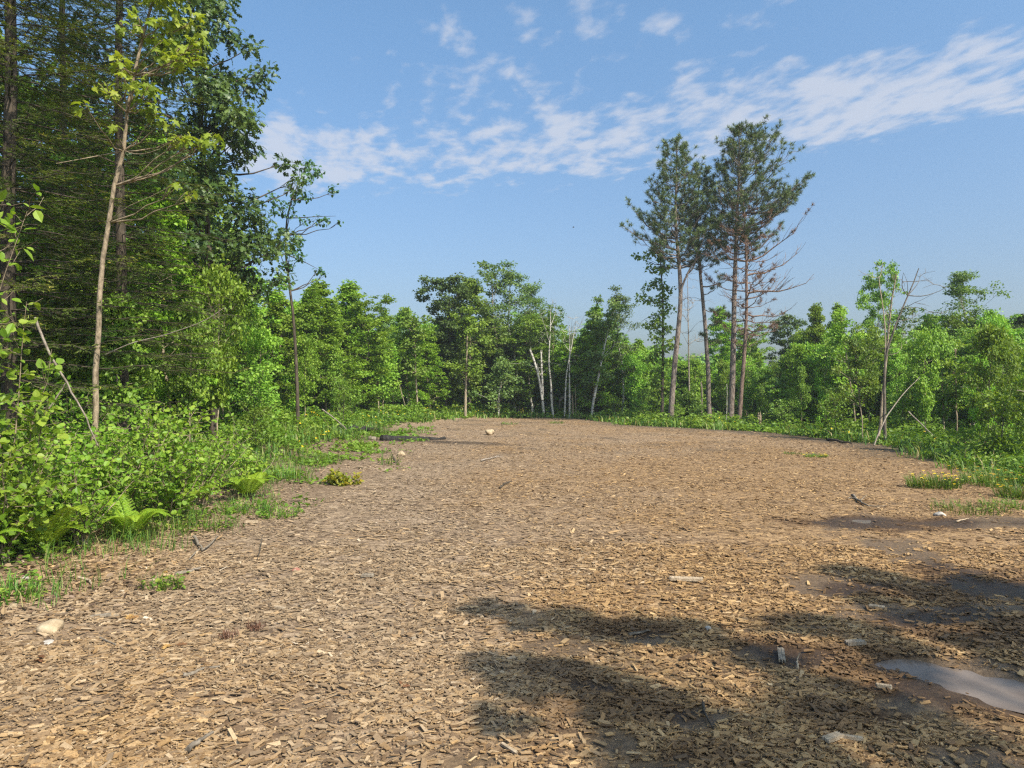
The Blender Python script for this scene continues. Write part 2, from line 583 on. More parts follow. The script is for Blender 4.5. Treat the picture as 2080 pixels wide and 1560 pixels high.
M['rock_tan'] = barkmat('tan_rock', (.26, .19, .115), (.46, .36, .235), scale=(9, 9, 9), bump=.5)
M['rock_grey'] = barkmat('pale_rock', (.27, .235, .20), (.50, .45, .39), scale=(12, 12, 12), bump=.4)
M['rock_red'] = barkmat('red_rock', (.24, .10, .07), (.42, .2, .14), scale=(12, 12, 12), bump=.4)
M['dirt'] = barkmat('bare_dirt', (.17, .095, .06), (.36, .22, .14), scale=(8, 8, 8), bump=1.0)


def ground_material():
    m, nt, N, L = newmat('forest_ground')
    tc = N('ShaderNodeTexCoord')

    def noise(scale, detail, rough=.6):
        n = N('ShaderNodeTexNoise')
        n.inputs['Scale'].default_value, n.inputs['Detail'].default_value, n.inputs['Roughness'].default_value = scale, detail, rough
        L(tc.outputs['Object'], n.inputs['Vector'])
        return n.outputs[0]

    def attr(nm):
        a = N('ShaderNodeAttribute')
        a.attribute_name = nm
        return a.outputs['Fac']

    def mix(f, a, b):
        x = N('ShaderNodeMixRGB')
        for i, v in enumerate((f, a, b)):
            if isinstance(v, tuple):
                x.inputs[i].default_value = (*v, 1)
            else:
                L(v, x.inputs[i])
        return x.outputs[0]
    vo = N('ShaderNodeTexVoronoi')
    vo.inputs['Scale'].default_value = 30
    mp = N('ShaderNodeMapping')
    mp.inputs['Scale'].default_value = (0.6, 1.3, 1)
    mp.inputs['Rotation'].default_value = (0, 0, .5)
    L(tc.outputs['Object'], mp.inputs[0])
    ns = N('ShaderNodeTexNoise')
    ns.inputs['Scale'].default_value = 14
    L(tc.outputs['Object'], ns.inputs['Vector'])
    mxv = N('ShaderNodeMixRGB')
    mxv.inputs[0].default_value = .12
    L(mp.outputs[0], mxv.inputs[1]); L(ns.outputs['Color'], mxv.inputs[2])
    L(mxv.outputs[0], vo.inputs['Vector'])
    bw = N('ShaderNodeRGBToBW')
    L(vo.outputs['Color'], bw.inputs[0])
    chip = ramp(N, [(.12, (.095, .056, .030)), (.4, (.19, .115, .057)), (.65, (.28, .174, .086)), (.9, (.375, .245, .128))])
    L(bw.outputs[0], chip.inputs[0])
    chipg = ramp(N, [(.12, (.10, .068, .045)), (.4, (.20, .138, .088)), (.65, (.285, .20, .128)), (.9, (.385, .285, .192))])
    L(bw.outputs[0], chipg.inputs[0])
    chips = mix(attr('grey'), chip.outputs[0], chipg.outputs[0])
    soil = ramp(N, [(.3, (.075, .050, .029)), (.55, (.15, .098, .055)), (.75, (.26, .175, .10))])
    L(noise(26, 8, .7), soil.inputs[0])
    dark = ramp(N, [(.3, (.035, .026, .018)), (.6, (.085, .065, .045)), (.8, (.16, .12, .08))])
    L(noise(11, 8, .7), dark.inputs[0])
    green = ramp(N, [(.3, (.03, .055, .014)), (.6, (.06, .10, .022)), (.8, (.10, .14, .035))])
    L(noise(7, 8, .7), green.inputs[0])
    sand = ramp(N, [(.32, (.06, .038, .024)), (.48, (.15, .10, .062)), (.62, (.27, .19, .125)), (.8, (.42, .31, .21))])
    L(noise(9, 10, .75), sand.inputs[0])
    c = mix(attr('bare'), chips, soil.outputs[0])
    c = mix(attr('bank'), c, sand.outputs[0])
    c = mix(attr('peat_shade'), c, dark.outputs[0])
    c = mix(attr('wild'), c, green.outputs[0])
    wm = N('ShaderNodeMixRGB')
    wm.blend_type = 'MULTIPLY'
    L(attr('wet_shade'), wm.inputs[0])
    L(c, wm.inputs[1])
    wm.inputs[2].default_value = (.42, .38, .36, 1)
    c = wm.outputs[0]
    p = N('ShaderNodeBsdfPrincipled')
    p.inputs['Specular IOR Level'].default_value = .2
    L(c, p.inputs['Base Color'])
    wr = N('ShaderNodeMapRange')
    wr.inputs[3].default_value, wr.inputs[4].default_value = .92, .5
    L(attr('bare'), wr.inputs[0])
    L(wr.outputs[0], p.inputs['Roughness'])
    b = N('ShaderNodeBump')
    b.inputs['Strength'].default_value = .7
    b.inputs['Distance'].default_value = .02
    ad = N('ShaderNodeMath')
    L(bw.outputs[0], ad.inputs[0]); L(noise(40, 6, .7), ad.inputs[1])
    L(ad.outputs[0], b.inputs['Height'])
    L(b.outputs[0], p.inputs['Normal'])
    o = N('ShaderNodeOutputMaterial')
    L(p.outputs[0], o.inputs[0])
    return m


def chip_material():
    m, nt, N, L = newmat('wood_chip')
    a = N('ShaderNodeAttribute'); a.attribute_name = 'rnd'
    g = N('ShaderNodeAttribute'); g.attribute_name = 'grey'
    w = ramp(N, [(0, (.080, .045, .022)), (.2, (.165, .094, .041)), (.45, (.285, .168, .071)), (.75, (.375, .232, .100)), (.93, (.465, .305, .145)), (1, (.59, .43, .26))])
    c = ramp(N, [(0, (.082, .056, .036)), (.2, (.165, .114, .070)), (.45, (.265, .184, .110)), (.75, (.345, .248, .152)), (.93, (.43, .325, .215)), (1, (.60, .50, .38))])
    L(a.outputs['Fac'], w.inputs[0]); L(a.outputs['Fac'], c.inputs[0])
    x = N('ShaderNodeMixRGB')
    L(g.outputs['Fac'], x.inputs[0]); L(w.outputs[0], x.inputs[1]); L(c.outputs[0], x.inputs[2])
    tc = N('ShaderNodeTexCoord')
    n = N('ShaderNodeTexNoise')
    n.inputs['Scale'].default_value = 160
    n.inputs['Detail'].default_value = 4
    L(tc.outputs['Object'], n.inputs['Vector'])
    mr = N('ShaderNodeMapRange')
    mr.inputs[1].default_value, mr.inputs[2].default_value, mr.inputs[3].default_value, mr.inputs[4].default_value = .3, .7, .72, 1.15
    L(n.outputs[0], mr.inputs[0])
    mu = N('ShaderNodeMixRGB'); mu.blend_type = 'MULTIPLY'; mu.inputs[0].default_value = 1
    L(x.outputs[0], mu.inputs[1]); L(mr.outputs[0], mu.inputs[2])
    p = N('ShaderNodeBsdfPrincipled')
    p.inputs['Roughness'].default_value = .8
    p.inputs['Specular IOR Level'].default_value = .25
    L(mu.outputs[0], p.inputs['Base Color'])
    o = N('ShaderNodeOutputMaterial')
    L(p.outputs[0], o.inputs[0])
    return m


def water_material():
    m, nt, N, L = newmat('muddy_water')
    tc = N('ShaderNodeTexCoord')
    n = N('ShaderNodeTexNoise')
    n.inputs['Scale'].default_value = 3.5
    n.inputs['Detail'].default_value = 5
    L(tc.outputs['Object'], n.inputs['Vector'])
    r = ramp(N, [(.35, (.10, .074, .056)), (.65, (.17, .132, .104))])
    L(n.outputs[0], r.inputs[0])
    p = N('ShaderNodeBsdfPrincipled')
    p.inputs['Roughness'].default_value = .28
    p.inputs['Specular IOR Level'].default_value = .3
    p.inputs['IOR'].default_value = 1.33
    L(r.outputs[0], p.inputs['Base Color'])
    o = N('ShaderNodeOutputMaterial')
    L(p.outputs[0], o.inputs[0])
    return m


M['ground'], M['chip'], M['water'] = ground_material(), chip_material(), water_material()

# ------------------------------------------------------------------ ground
# bare, trodden soil showing between the chips: ground position, radii, strength
BARE = []
for _px, _py, _rx, _ry in [(1640, 1330, .45, .28), (1790, 1245, .55, .35), (1250, 1500, .20, .16), (1960, 1370, .75, .5), (1320, 1290, .25, .2), (960, 1545, .25, .1),
                           (1840, 1115, .5, .7), (1740, 1060, .8, .55), (2060, 1200, .7, .5), (1440, 1450, .22, .16), (2040, 1060, .8, .6),
                           (2000, 1530, .4, .2), (1130, 1310, .2, .15), (1200, 1385, .14, .1), (1690, 1190, .4, .3), (1900, 1250, .5, .3), (1330, 1560, .25, .15)]:
    _x, _y = flat(_px, _py)
    BARE.append((_x, _y, _rx, _ry))


def bare_mask(x, y):
    b = np.zeros(np.shape(x))
    for bx, by, rx, ry in BARE:
        b = np.maximum(b, np.exp(-(((x - bx) / rx) ** 2 + ((y - by) / ry) ** 2)))
    n = fbm(x, y, 2.6, 9, 4)
    side = sstep(x, -.2, 2.2) * (1 - sstep(y, 7, 16))
    return np.clip(sstep(b * .75 + n * .75, .62, .92) + side * sstep(n, .60, .72) * .55, 0, 1)


def wet_shade_mask(x, y):
    """damp mulch round the puddle, and the near tree shade deepened in the colour"""
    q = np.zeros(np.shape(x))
    for bx, by, rx, ry in WET_SHADE:
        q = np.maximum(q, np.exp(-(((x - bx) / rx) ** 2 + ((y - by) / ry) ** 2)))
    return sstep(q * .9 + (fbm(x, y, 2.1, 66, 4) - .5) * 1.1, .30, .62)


WET_SHADE = [(*flat(px, py), rx, ry) for px, py, rx, ry in [(1700, 1330, .7, .35), (1900, 1400, .7, .45), (1300, 1430, .45, .30), (1450, 1530, .45, .25), (1950, 1270, .8, .5), (2000, 1180, .9, .6), (1780, 1200, .7, .35), (1820, 1060, 1.2, .5), (1150, 1360, .3, .2), (1750, 1440, .5, .25), (1280, 1270, .4, .2)]]  # damp spots, and dappled shade painted into ground and chips


def bank_mask(x, y, sd):
    """the sandy slope on the left where the mulch thins out"""
    n = fbm(x, y, 1.1, 31, 4)
    return (1 - sstep(x, -2.5, .5)) * sstep(sd + (n - .5) * 2.4, -2.0, -.6) * sstep(y, 8, 12) * (1 - sstep(y, 26, 32))


def streak_mask(x, y):
    """a darkened streak of ground running out from the charred log"""
    a, b = np.array(flat(780, 893)), np.array(flat(1050, 903))
    t = np.clip(((x - a[0]) * (b - a)[0] + (y - a[1]) * (b - a)[1]) / ((b - a) ** 2).sum(), 0, 1)
    q = np.hypot(x - a[0] - t * (b - a)[0], (y - a[1] - t * (b - a)[1]))
    return (1 - sstep(q + (fbm(x, y, 1.5, 77, 3) - .5) * .9, .15, .75 - .2 * t)) * (1 - .5 * t)


def peat_mask(x, y, sd):
    n = fbm(x, y, 1.1, 31, 4)
    farw = sstep(y, 14, 20)
    p = sstep(x, 2.5, 6) * farw * sstep(sd + (n - .5) * 1.4, -1.6, -.4) * (1 - sstep(sd, .4, 1.0)) * .8
    return np.maximum(np.maximum(p, .5 * sstep(n, .60, .72) * farw * (sd < 0)), streak_mask(x, y))


def grey_mask(x, y):
    u = x / np.maximum(y, .5)
    lane = np.exp(-((u + 0.22) / .22) ** 2) * sstep(y, 2.5, 6)
    far = sstep(y, 10, 22) * .12
    return np.clip(.22 + .40 * (1 - sstep(u, -.5, .05)) + .6 * lane + far + (fbm(x, y, .8, 21, 3) - .5) * 1.0 - sstep(u, .05, .45) * .55 * (1 - sstep(y, 12, 24)), 0, 1)


def build_ground():
    def axis(parts):
        out = [np.arange(a, b, s) for a, b, s in parts]
        return np.concatenate(out)
    gx = np.r_[np.arange(0, 4.5, .06), np.arange(4.5, 10, .14), np.arange(10, 26, .45), np.arange(26, 70, 2.5), np.geomspace(70, 900, 14)]
    gx = np.r_[-gx[:0:-1], gx]
    gy = np.r_[-np.geomspace(900, 20, 12), np.arange(-18, 2, 1.0), np.arange(2, 6, .06), np.arange(6, 12, .12), np.arange(12, 26, .3), np.arange(26, 50, .7),
               np.arange(50, 90, 3), np.geomspace(90, 1500, 16)]
    X, Y = np.meshgrid(gx, gy)
    x, y = X.ravel(), Y.ravel()
    sd = edge_dist(x, y)
    z = ground(x, y, sd)
    nx, ny = len(gx), len(gy)
    i = np.arange(ny - 1)[:, None] * nx
    j = np.arange(nx - 1)[None, :]
    F = np.stack([i + j, i + j + 1, i + nx + j + 1, i + nx + j], -1).reshape(-1, 4)
    mb = MB()
    mb.add(np.stack([x, y, z], -1), F, .5, 0, True)
    o = mb.build('ground', M['ground'])
    tag(o, 'brown mulch and soil ground of the forest clearing', 'ground', kind='structure')
    nz = fbm(x, y, 1.1, 31, 4)
    leftw = 1 - sstep(x, -2.5, .5)
    wild = sstep(sd + (nz - .5) * 1.6, .3, 1.6)
    farw = sstep(y, 14, 20)
    bank = bank_mask(x, y, sd) * (1 - wild)
    peat_shade = peat_mask(x, y, sd)
    peat_shade = np.maximum(peat_shade, leftw * (1 - farw) * sstep(sd, .2, .8) * .9)  # left verge: shade under the bank's overhang, put into the ground colour
    wild = wild * (.35 + .65 * sstep(nz, .35, .6))
    for nm, v in (('bare', bare_mask(x, y)), ('grey', grey_mask(x, y)), ('bank', bank * .8), ('peat_shade', peat_shade), ('wild', wild), ('wet_shade', np.maximum(wet_shade_mask(x, y), .9 * streak_mask(x, y)))):
        a = o.data.attributes.new(nm, 'FLOAT', 'POINT')
        a.data.foreach_set('value', np.clip(v, 0, 1).astype(np.float32))
    return o


build_ground()


def build_chips():
    rg = np.random.default_rng(3)
    mb = MB()
    GREY = []

    def lay(d0, d1, per_m2, lmin, lmax, boxes):
        hw1 = .80 * d1 + 1.3
        n = int(per_m2 * (d1 - d0) * 2 * hw1)
        x = rg.uniform(-hw1, hw1, n)
        y = rg.uniform(d0, d1, n)
        keep = np.abs(x) < .80 * y + 1.3
        x, y = x[keep], y[keep]
        sd = edge_dist(x, y)
        nz = fbm(x, y, 1.3, 40, 3)
        bare = bare_mask(x, y)
        p = 1 - sstep(sd + (nz - .5) * 1.2, -.5, .9)
        p = p * (1 - .86 * bare) * (1 - .62 * bank_mask(x, y, sd)) * (1 - .72 * peat_mask(x, y, sd))
        for qx, qy, rx, ry, dp, lv in PUDDLES:
            inside = ((x - qx) / rx) ** 2 + ((y - qy) / ry) ** 2
            p = p * np.where(inside < 1.1, .06, 1)
        p = p * (1 - (.72 if lmax < .1 else 0) * sstep(fbm(x, y, 1.9, 57, 3), .53, .63))      # worn patches of fines
        keep = rg.random(len(x)) < p
        x, y = x[keep], y[keep]
        n = len(x)
        L_ = lmin + (lmax - lmin) * rg.random(n) ** 4.0
        Wd = np.clip(L_ * rg.uniform(.18, .62, n), .006, .035)
        th = np.minimum(Wd * .35, rg.uniform(.002, .006, n))
        yaw = rg.normal(.25, .75, n) + np.where(rg.random(n) < .3, rg.uniform(0, 3.14, n), 0)
        pit = rg.normal(0, .15, n)
        rol = rg.normal(0, .24, n)
        z = ground(x, y) + .003 + rg.random(n) * .010
        cy, sy = np.cos(yaw), np.sin(yaw)
        A = unit(np.stack([cy * np.cos(pit), sy * np.cos(pit), np.sin(pit)], -1))
        B0 = np.stack([-sy, cy, np.zeros(n)], -1)
        Cn = np.cross(A, B0)
        B = B0 * np.cos(rol)[:, None] + Cn * np.sin(rol)[:, None]
        Nn = np.cross(A, B)
        P = np.stack([x, y, z], -1)
        wet_shade = np.clip(wet_shade_mask(x, y) + .8 * streak_mask(x, y), 0, 1)  # chip colour lowered for damp, painted shade and the dark streak
        rnd = np.clip(rg.beta(2.1, 2.3, n) * (1 - .62 * wet_shade), 0, 1)
        sk = rg.normal(0, .35, (n, 4))                      # splintered, uneven ends
        wv = rg.uniform(.45, 1.0, (n, 4))
        cor = []
        for q, (sa, sb) in enumerate(((-1, -1), (1, -1), (1, 1), (-1, 1))):
            cor.append(P + A * (L_ * .5 * sa * (1 + .3 * sk[:, q]))[:, None] + B * (Wd * .5 * sb * wv[:, q])[:, None])
        if boxes:
            V = np.stack(cor + [c + Nn * th[:, None] for c in cor], 1)
            T = np.array([(4, 5, 6, 7), (0, 1, 5, 4), (1, 2, 6, 5), (2, 3, 7, 6), (3, 0, 4, 7)])
        else:
            V = np.stack(cor, 1)
            T = np.array([(0, 1, 2, 3)])
        k = V.shape[1]
        F = (T[None] + (np.arange(n) * k)[:, None, None]).reshape(-1, 4)
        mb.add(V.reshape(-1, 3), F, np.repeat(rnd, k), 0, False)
        gm = np.clip(grey_mask(x, y) + rg.normal(0, .22, n), 0, 1)
        GREY.append(np.repeat(gm, k))
    lay(2.3, 4.6, 6800, .009, .070, True)
    lay(4.6, 7.5, 3000, .012, .085, True)
    lay(2.3, 9, 16, .06, .19, True)                        # long splinters and bark strips
    lay(7.5, 13, 1000, .018, .085, False)
    lay(13, 22, 330, .024, .10, False)
    lay(22, 40, 90, .032, .12, False)
    o = mb.build('wood_chips', M['chip'])
    a = o.data.attributes.new('grey', 'FLOAT', 'POINT')
    a.data.foreach_set('value', np.concatenate(GREY).astype(np.float32))
    tag(o, 'loose tan and grey wood chips covering the clearing', 'wood chips', kind='stuff')


build_chips()


def build_puddle(x0, x1, y0, y1, lvl, label, slant=0.0):
    """a level sheet of water; the hollow in the ground gives it its ragged outline"""
    n = 36
    th = np.linspace(0, 2 * math.pi, n, endpoint=False)
    cx, cy = (x0 + x1) / 2, (y0 + y1) / 2
    px = cx + (x1 - x0) / 2 * np.cos(th)
    py = cy + (y1 - y0) / 2 * np.sin(th) + slant * (px - cx)
    V = np.vstack([np.stack([px, py, np.full(n, lvl)], -1), [(cx, cy, lvl)]])
    mb = MB()
    mb.add(V, np.stack([np.arange(n), (np.arange(n) + 1) % n, np.full(n, n)], -1), .5, 0, True)
    o = mb.build('puddle_water', M['water'])
    tag(o, label, 'puddle', kind='structure')


build_puddle(1.95, 5.0, 3.2, 4.6, -.031, 'long dull grey puddle on the trodden soil in the near corner', -.45)
build_puddle(4.2, 4.64, 8.72, 9.28, -.026, 'small grey puddle beyond the shaded soil')

# ------------------------------------------------------------------ tree builders
def prof_fn(kind):
    return {
        'oval': lambda s: np.sin(np.pi * (.10 + .84 * s)) ** .8,
        'cone': lambda s: (1 - s) ** .75 * (.55 + .45 * np.minimum(1, s * 4)) + .06,
        'top': lambda s: np.sin(np.pi * (.05 + .80 * s) ** 1.5) ** .8 + .05,
        'column': lambda s: .75 + .25 * np.sin(s * 9) - .55 * np.maximum(0, s - .8) / .2,
    }[kind]


def broadleaf(H, cb, rad, prof, nprim, nleaf, lsize, leaf, r0, seed, clump=.34, el=(20, 52), wig=.012, leader=True, lean=(0, 0), k=6, sub=3):
    """trunk with limbs and a crown of leaf clumps round the twig ends; base at the origin"""
    rg = np.random.default_rng(seed)
    pf = prof_fn(prof)
    tr, cr = MB(), MB()
    n = 12
    t = np.linspace(0, 1, n)
    P = np.zeros((n, 3))
    P[:, 2] = H * t
    P[:, :2] = np.cumsum(rg.normal(0, wig * H, (n, 2)), 0) * (t[:, None] > 0) * .6
    P[:, 0] += lean[0] * H * t ** 1.3
    P[:, 1] += lean[1] * H * t ** 1.3
    tube(tr, P, r0 * (1 - t) ** .85 + .008, k)
    cen, crd = [], []
    az = rg.uniform(0, 6.28)
    for b in range(nprim):
        s = (b + rg.random()) / nprim
        tt = cb + (1 - cb) * s * .97
        o = np.array([np.interp(tt, t, P[:, q]) for q in range(3)])
        az += 2.4 + rg.normal(0, .35)
        Lb = rad * float(pf(s)) * rg.uniform(.45, 1.4)
        e = math.radians(rg.uniform(*el) + 18 * s)
        d = np.array([math.cos(az) * math.cos(e), math.sin(az) * math.cos(e), math.sin(e)])
        end = o + d * Lb
        end[2] += rg.uniform(-.05, .12) * Lb
        q = curve(o, end, 5, -.05 * Lb, .03)
        rb = max(.006, r0 * (1 - tt) ** .85 * .5)
        tube(tr, q, np.linspace(rb, .005, 5), 4)
        cen.append(q[-1]); crd.append(1)
        for _ in range(sub):
            f = rg.uniform(.35, .95)
            i = int(f * 4)
            o2 = q[i] + (q[min(i + 1, 4)] - q[i]) * (f * 4 - i)
            d2 = unit(d + rg.normal(0, .75, 3))
            L2 = Lb * rg.uniform(.25, .5)
            e2 = o2 + d2 * L2
            tube(tr, curve(o2, e2, 3, 0, .03), (rb * .4 + .003, rb * .3 + .002, .003), 3)
            cen.append(e2); crd.append(.8)
    if leader:
        cen += [P[-1] + (0, 0, .05), P[-2]]
        crd += [.8, .9]
    cen = np.array(cen)
    crd = np.array(crd) * clump * rg.uniform(.7, 1.35, len(cen))
    w = crd ** 2
    ne = np.maximum(3, (nleaf * w / w.sum()).astype(int))
    leaf_cloud(cr, leaf, cen, crd, ne, lsize, rg, flatz=.58)
    return tr, cr


def make_tree(name, label, cat, tr, cr, bark, leafm, loc, rz=0.0, group=None, sc=None):
    t = thing(name, label, cat, loc, rz, group)
    tr.build('trunk', bark, t)
    if cr is not None:
        cr.build('crown', leafm, t)
    if sc:
        t.scale = sc
    return t


def traced_tree(name, label, cat, path, r0, clumps, leaf, lsize, bark, leafm, d, seed, limbs=(), depth=.8, per=60, sink=.15, rtop=.01, droop=.35, kside=8, ends=False):
    """a single tree standing at distance d: its stem follows a measured line, each clump (px, py, radius m, share) hangs on a limb of its own"""
    rg = np.random.default_rng(seed)
    W0 = [np.array(up(px, py, d)) for px, py in path]
    base = W0[0].copy()
    g = gz(base[0], base[1])
    base[2] = g
    W0[0][2] = g - sink
    loc = Vector(base)
    P = resample([w - base for w in W0], 16)
    dy = np.cumsum(rg.normal(0, .05, 16)) * .6
    P[:, 1] += dy - dy[0]
    t = np.linspace(0, 1, 16)
    tr, cr = MB(), MB()
    tube(tr, P, r0 * (1 - t) ** .8 + rtop, kside, cap=ends)
    for lm in limbs:
        pts, r = lm[0], lm[1]
        dd = lm[2] if len(lm) > 2 else d + rg.normal(0, depth)
        Q = np.array([np.array(up(px, py, d)) - base for px, py in pts])
        n = len(Q)
        Q[:, 1] += np.linspace(0, 1, n) * (dd - d)
        i = int(np.argmin(np.linalg.norm(P - Q[0], axis=1)))
        Q[0] = P[i]
        Q = resample(Q, max(6, n * 2))
        tube(tr, Q, np.linspace(r, max(.004, r * .2), len(Q)), 5, cap=ends)
    C, Rr, Nn = [], [], []
    for c in clumps:
        px, py, rr = c[:3]
        sh = c[3] if len(c) > 3 else 1.0
        p = np.array(up(px, py, d)) - base
        p[1] += rg.normal(0, depth)
        hor = np.hypot(P[:, 0] - p[0], P[:, 1] - p[1])
        cost = np.abs(P[:, 2] - (p[2] - .45 * hor)) + np.where(P[:, 2] > p[2] + .1, 5, 0)
        o = P[int(np.argmin(cost))]
        L = np.linalg.norm(p - o)
        q = curve(o, p, 6, -.08 * L, .02)
        tube(tr, q, np.linspace(max(.012, min(r0 * .4, .02 * L)), .005, 6), 4)
        for _ in range(3):
            e = p + unit(rg.normal(0, 1, 3)) * rr * .8
            tube(tr, curve(q[-2], e, 3, 0, .05), (.006, .005, .003), 3)
        C.append(p); Rr.append(rr); Nn.append(int(per * sh * rr * rr / .16))
    if C:
        leaf_cloud(cr, leaf, C, np.array(Rr), np.maximum(Nn, 4), lsize, rg, droop=droop)
    return make_tree(name, label, cat, tr, cr if C else None, bark, leafm, loc)


# needle tuft of a pine: short blades all round a shoot end
def tufts(mb, P, D, rg, size=.15, blades=14, a0=None):
    P, D = np.asarray(P, float), unit(np.asarray(D, float))
    n = len(P)
    d = np.repeat(D, blades, 0) * .55 + rg.normal(0, .62, (n * blades, 3))
    d = unit(d)
    pp = np.repeat(P, blades, 0) - np.repeat(D, blades, 0) * size * .35 * rg.random((n * blades, 1))
    nn = rg.normal(0, 1, (n * blades, 3))
    a = np.repeat(rg.random(n), blades) * .5 + rg.random(n * blades) * .5 if a0 is None else a0
    leaves(mb, 'pine_needle', pp, d, nn, size * rg.uniform(.7, 1.15, n * blades) * 1.0, a)


def pine(name, label, path, d, r0, t0, prof, seed, bark, leafm, nwh=26, per=5, dens=1.0, extra=(), el=(2, 28), asym=0.0, dead=0.25, tuft=.17, stubs=10, sparse_below=None, curl0=.28):
    """tall pine: clear stem, whorled limbs near the top turning up at their ends, needles in tufts at the shoot ends"""
    rg = np.random.default_rng(seed)
    W0 = [np.array(up(px, py, d)) for px, py in path]
    base = W0[0].copy()
    base[2] = gz(base[0], base[1])
    W0[0][2] = base[2] - .2
    P = resample([w - base for w in W0], 24)
    t = np.linspace(0, 1, 24)
    dy = np.cumsum(rg.normal(0, .03, 24))
    P[:, 1] += dy - dy[0]
    tr, cr = MB(), MB()
    rr = r0 * (1 - t) ** .72 + .018
    rr[0] *= 1.35
    rr[1] *= 1.08
    tube(tr, P, rr, 12, rough=.10)
    TP, TD = [], []

    def limb(o, dirv, L, r, green, curl=None):
        curl = (curl0 if curl is None else curl) * rg.uniform(.2, 1.6)
        n = 7
        s = np.linspace(0, 1, n)[:, None]
        Q = o + dirv * L * s
        Q[:, 2] += L * curl * (s[:, 0] ** 2.2) - L * .06 * np.sin(np.pi * s[:, 0])
        Q[1:] += rg.normal(0, .025 * L, (n - 1, 3))
        tube(tr, Q, np.linspace(r, .006, n), 4)
        ns = max(3, int(L * 5.5))
        for j in range(ns):
            f = rg.uniform(.28, 1.0)
            i = min(int(f * (n - 1)), n - 2)
            o2 = Q[i] + (Q[i + 1] - Q[i]) * (f * (n - 1) - i)
            side = np.cross(dirv, (0, 0, 1)) * (1 if j % 2 else -1)
            d2 = unit(dirv * .7 + side * rg.uniform(.4, 1.0) + np.array([0, 0, rg.uniform(.1, .75)]))
            L2 = min(.85, L * .42) * rg.uniform(.5, 1.15)
            e2 = o2 + d2 * L2
            e2[2] += .15 * L2
            tube(tr, curve(o2, e2, 4, -.05 * L2, .04), np.linspace(.010, .005, 4), 3)
            if green <= 0:
                continue
            m = rg.random() < green
            if m:
                k = rg.integers(1, 4)
                for q in range(k):
                    ff = 1 - .20 * q * rg.uniform(.6, 1.2)
                    TP.append(o2 + (e2 - o2) * ff + rg.normal(0, .035, 3)); TD.append(d2 + rg.normal(0, .3, 3) + np.array([0, 0, .35]))
        if rg.random() < green:
            TP.append(Q[-1]); TD.append(dirv + np.array([0, 0, .5]))

    for w in range(nwh):
        f = t0 + (1 - t0) * (w + rg.random() * .6) / nwh
        if f > .985:
            continue
        o = np.array([np.interp(f, t, P[:, k]) for k in range(3)])
        s = (f - t0) / (1 - t0)
        a0 = rg.uniform(0, 6.28)
        for k in range(per):
            az = a0 + k * 2 * math.pi / per + rg.normal(0, .25)
            L = float(np.interp(s, prof[0], prof[1])) * rg.uniform(.55, 1.12) * (1 + asym * math.cos(az))
            e = math.radians(rg.uniform(*el) + 14 * s)
            dv = np.array([math.cos(az) * math.cos(e), math.sin(az) * math.cos(e), math.sin(e)])
            g = dens
            if sparse_below is not None and s < sparse_below:
                g = dens * .25
            limb(o, dv, L, max(.012, .028 * L ** .8 * (1 - f * .5)), g)
    for k in range(6):
        TP.append(P[-1] + rg.normal(0, .08, 3)); TD.append(np.array([rg.normal(0, .3), rg.normal(0, .3), 1]))
    for (tf, ax, ay, az_, L, g) in extra:
        o = np.array([np.interp(tf, t, P[:, k]) for k in range(3)])
        limb(o, unit(np.array([ax, ay, az_])), L, .03 * L ** .5, g)
    for k in range(stubs):                                   # short dead stubs below the crown
        f = rg.uniform(.25, t0)
        o = np.array([np.interp(f, t, P[:, q]) for q in range(3)])
        az = rg.uniform(0, 6.28)
        L = rg.uniform(.15, .9)
        tube(tr, curve(o, o + np.array([math.cos(az), math.sin(az), rg.uniform(-.1, .4)]) * L, 4, 0, .04), np.linspace(.014, .005, 4), 3)
    if TP:
        tufts(cr, TP, TD, rg, tuft, 30)
    return tr, (cr if TP else None), Vector(base), P, t


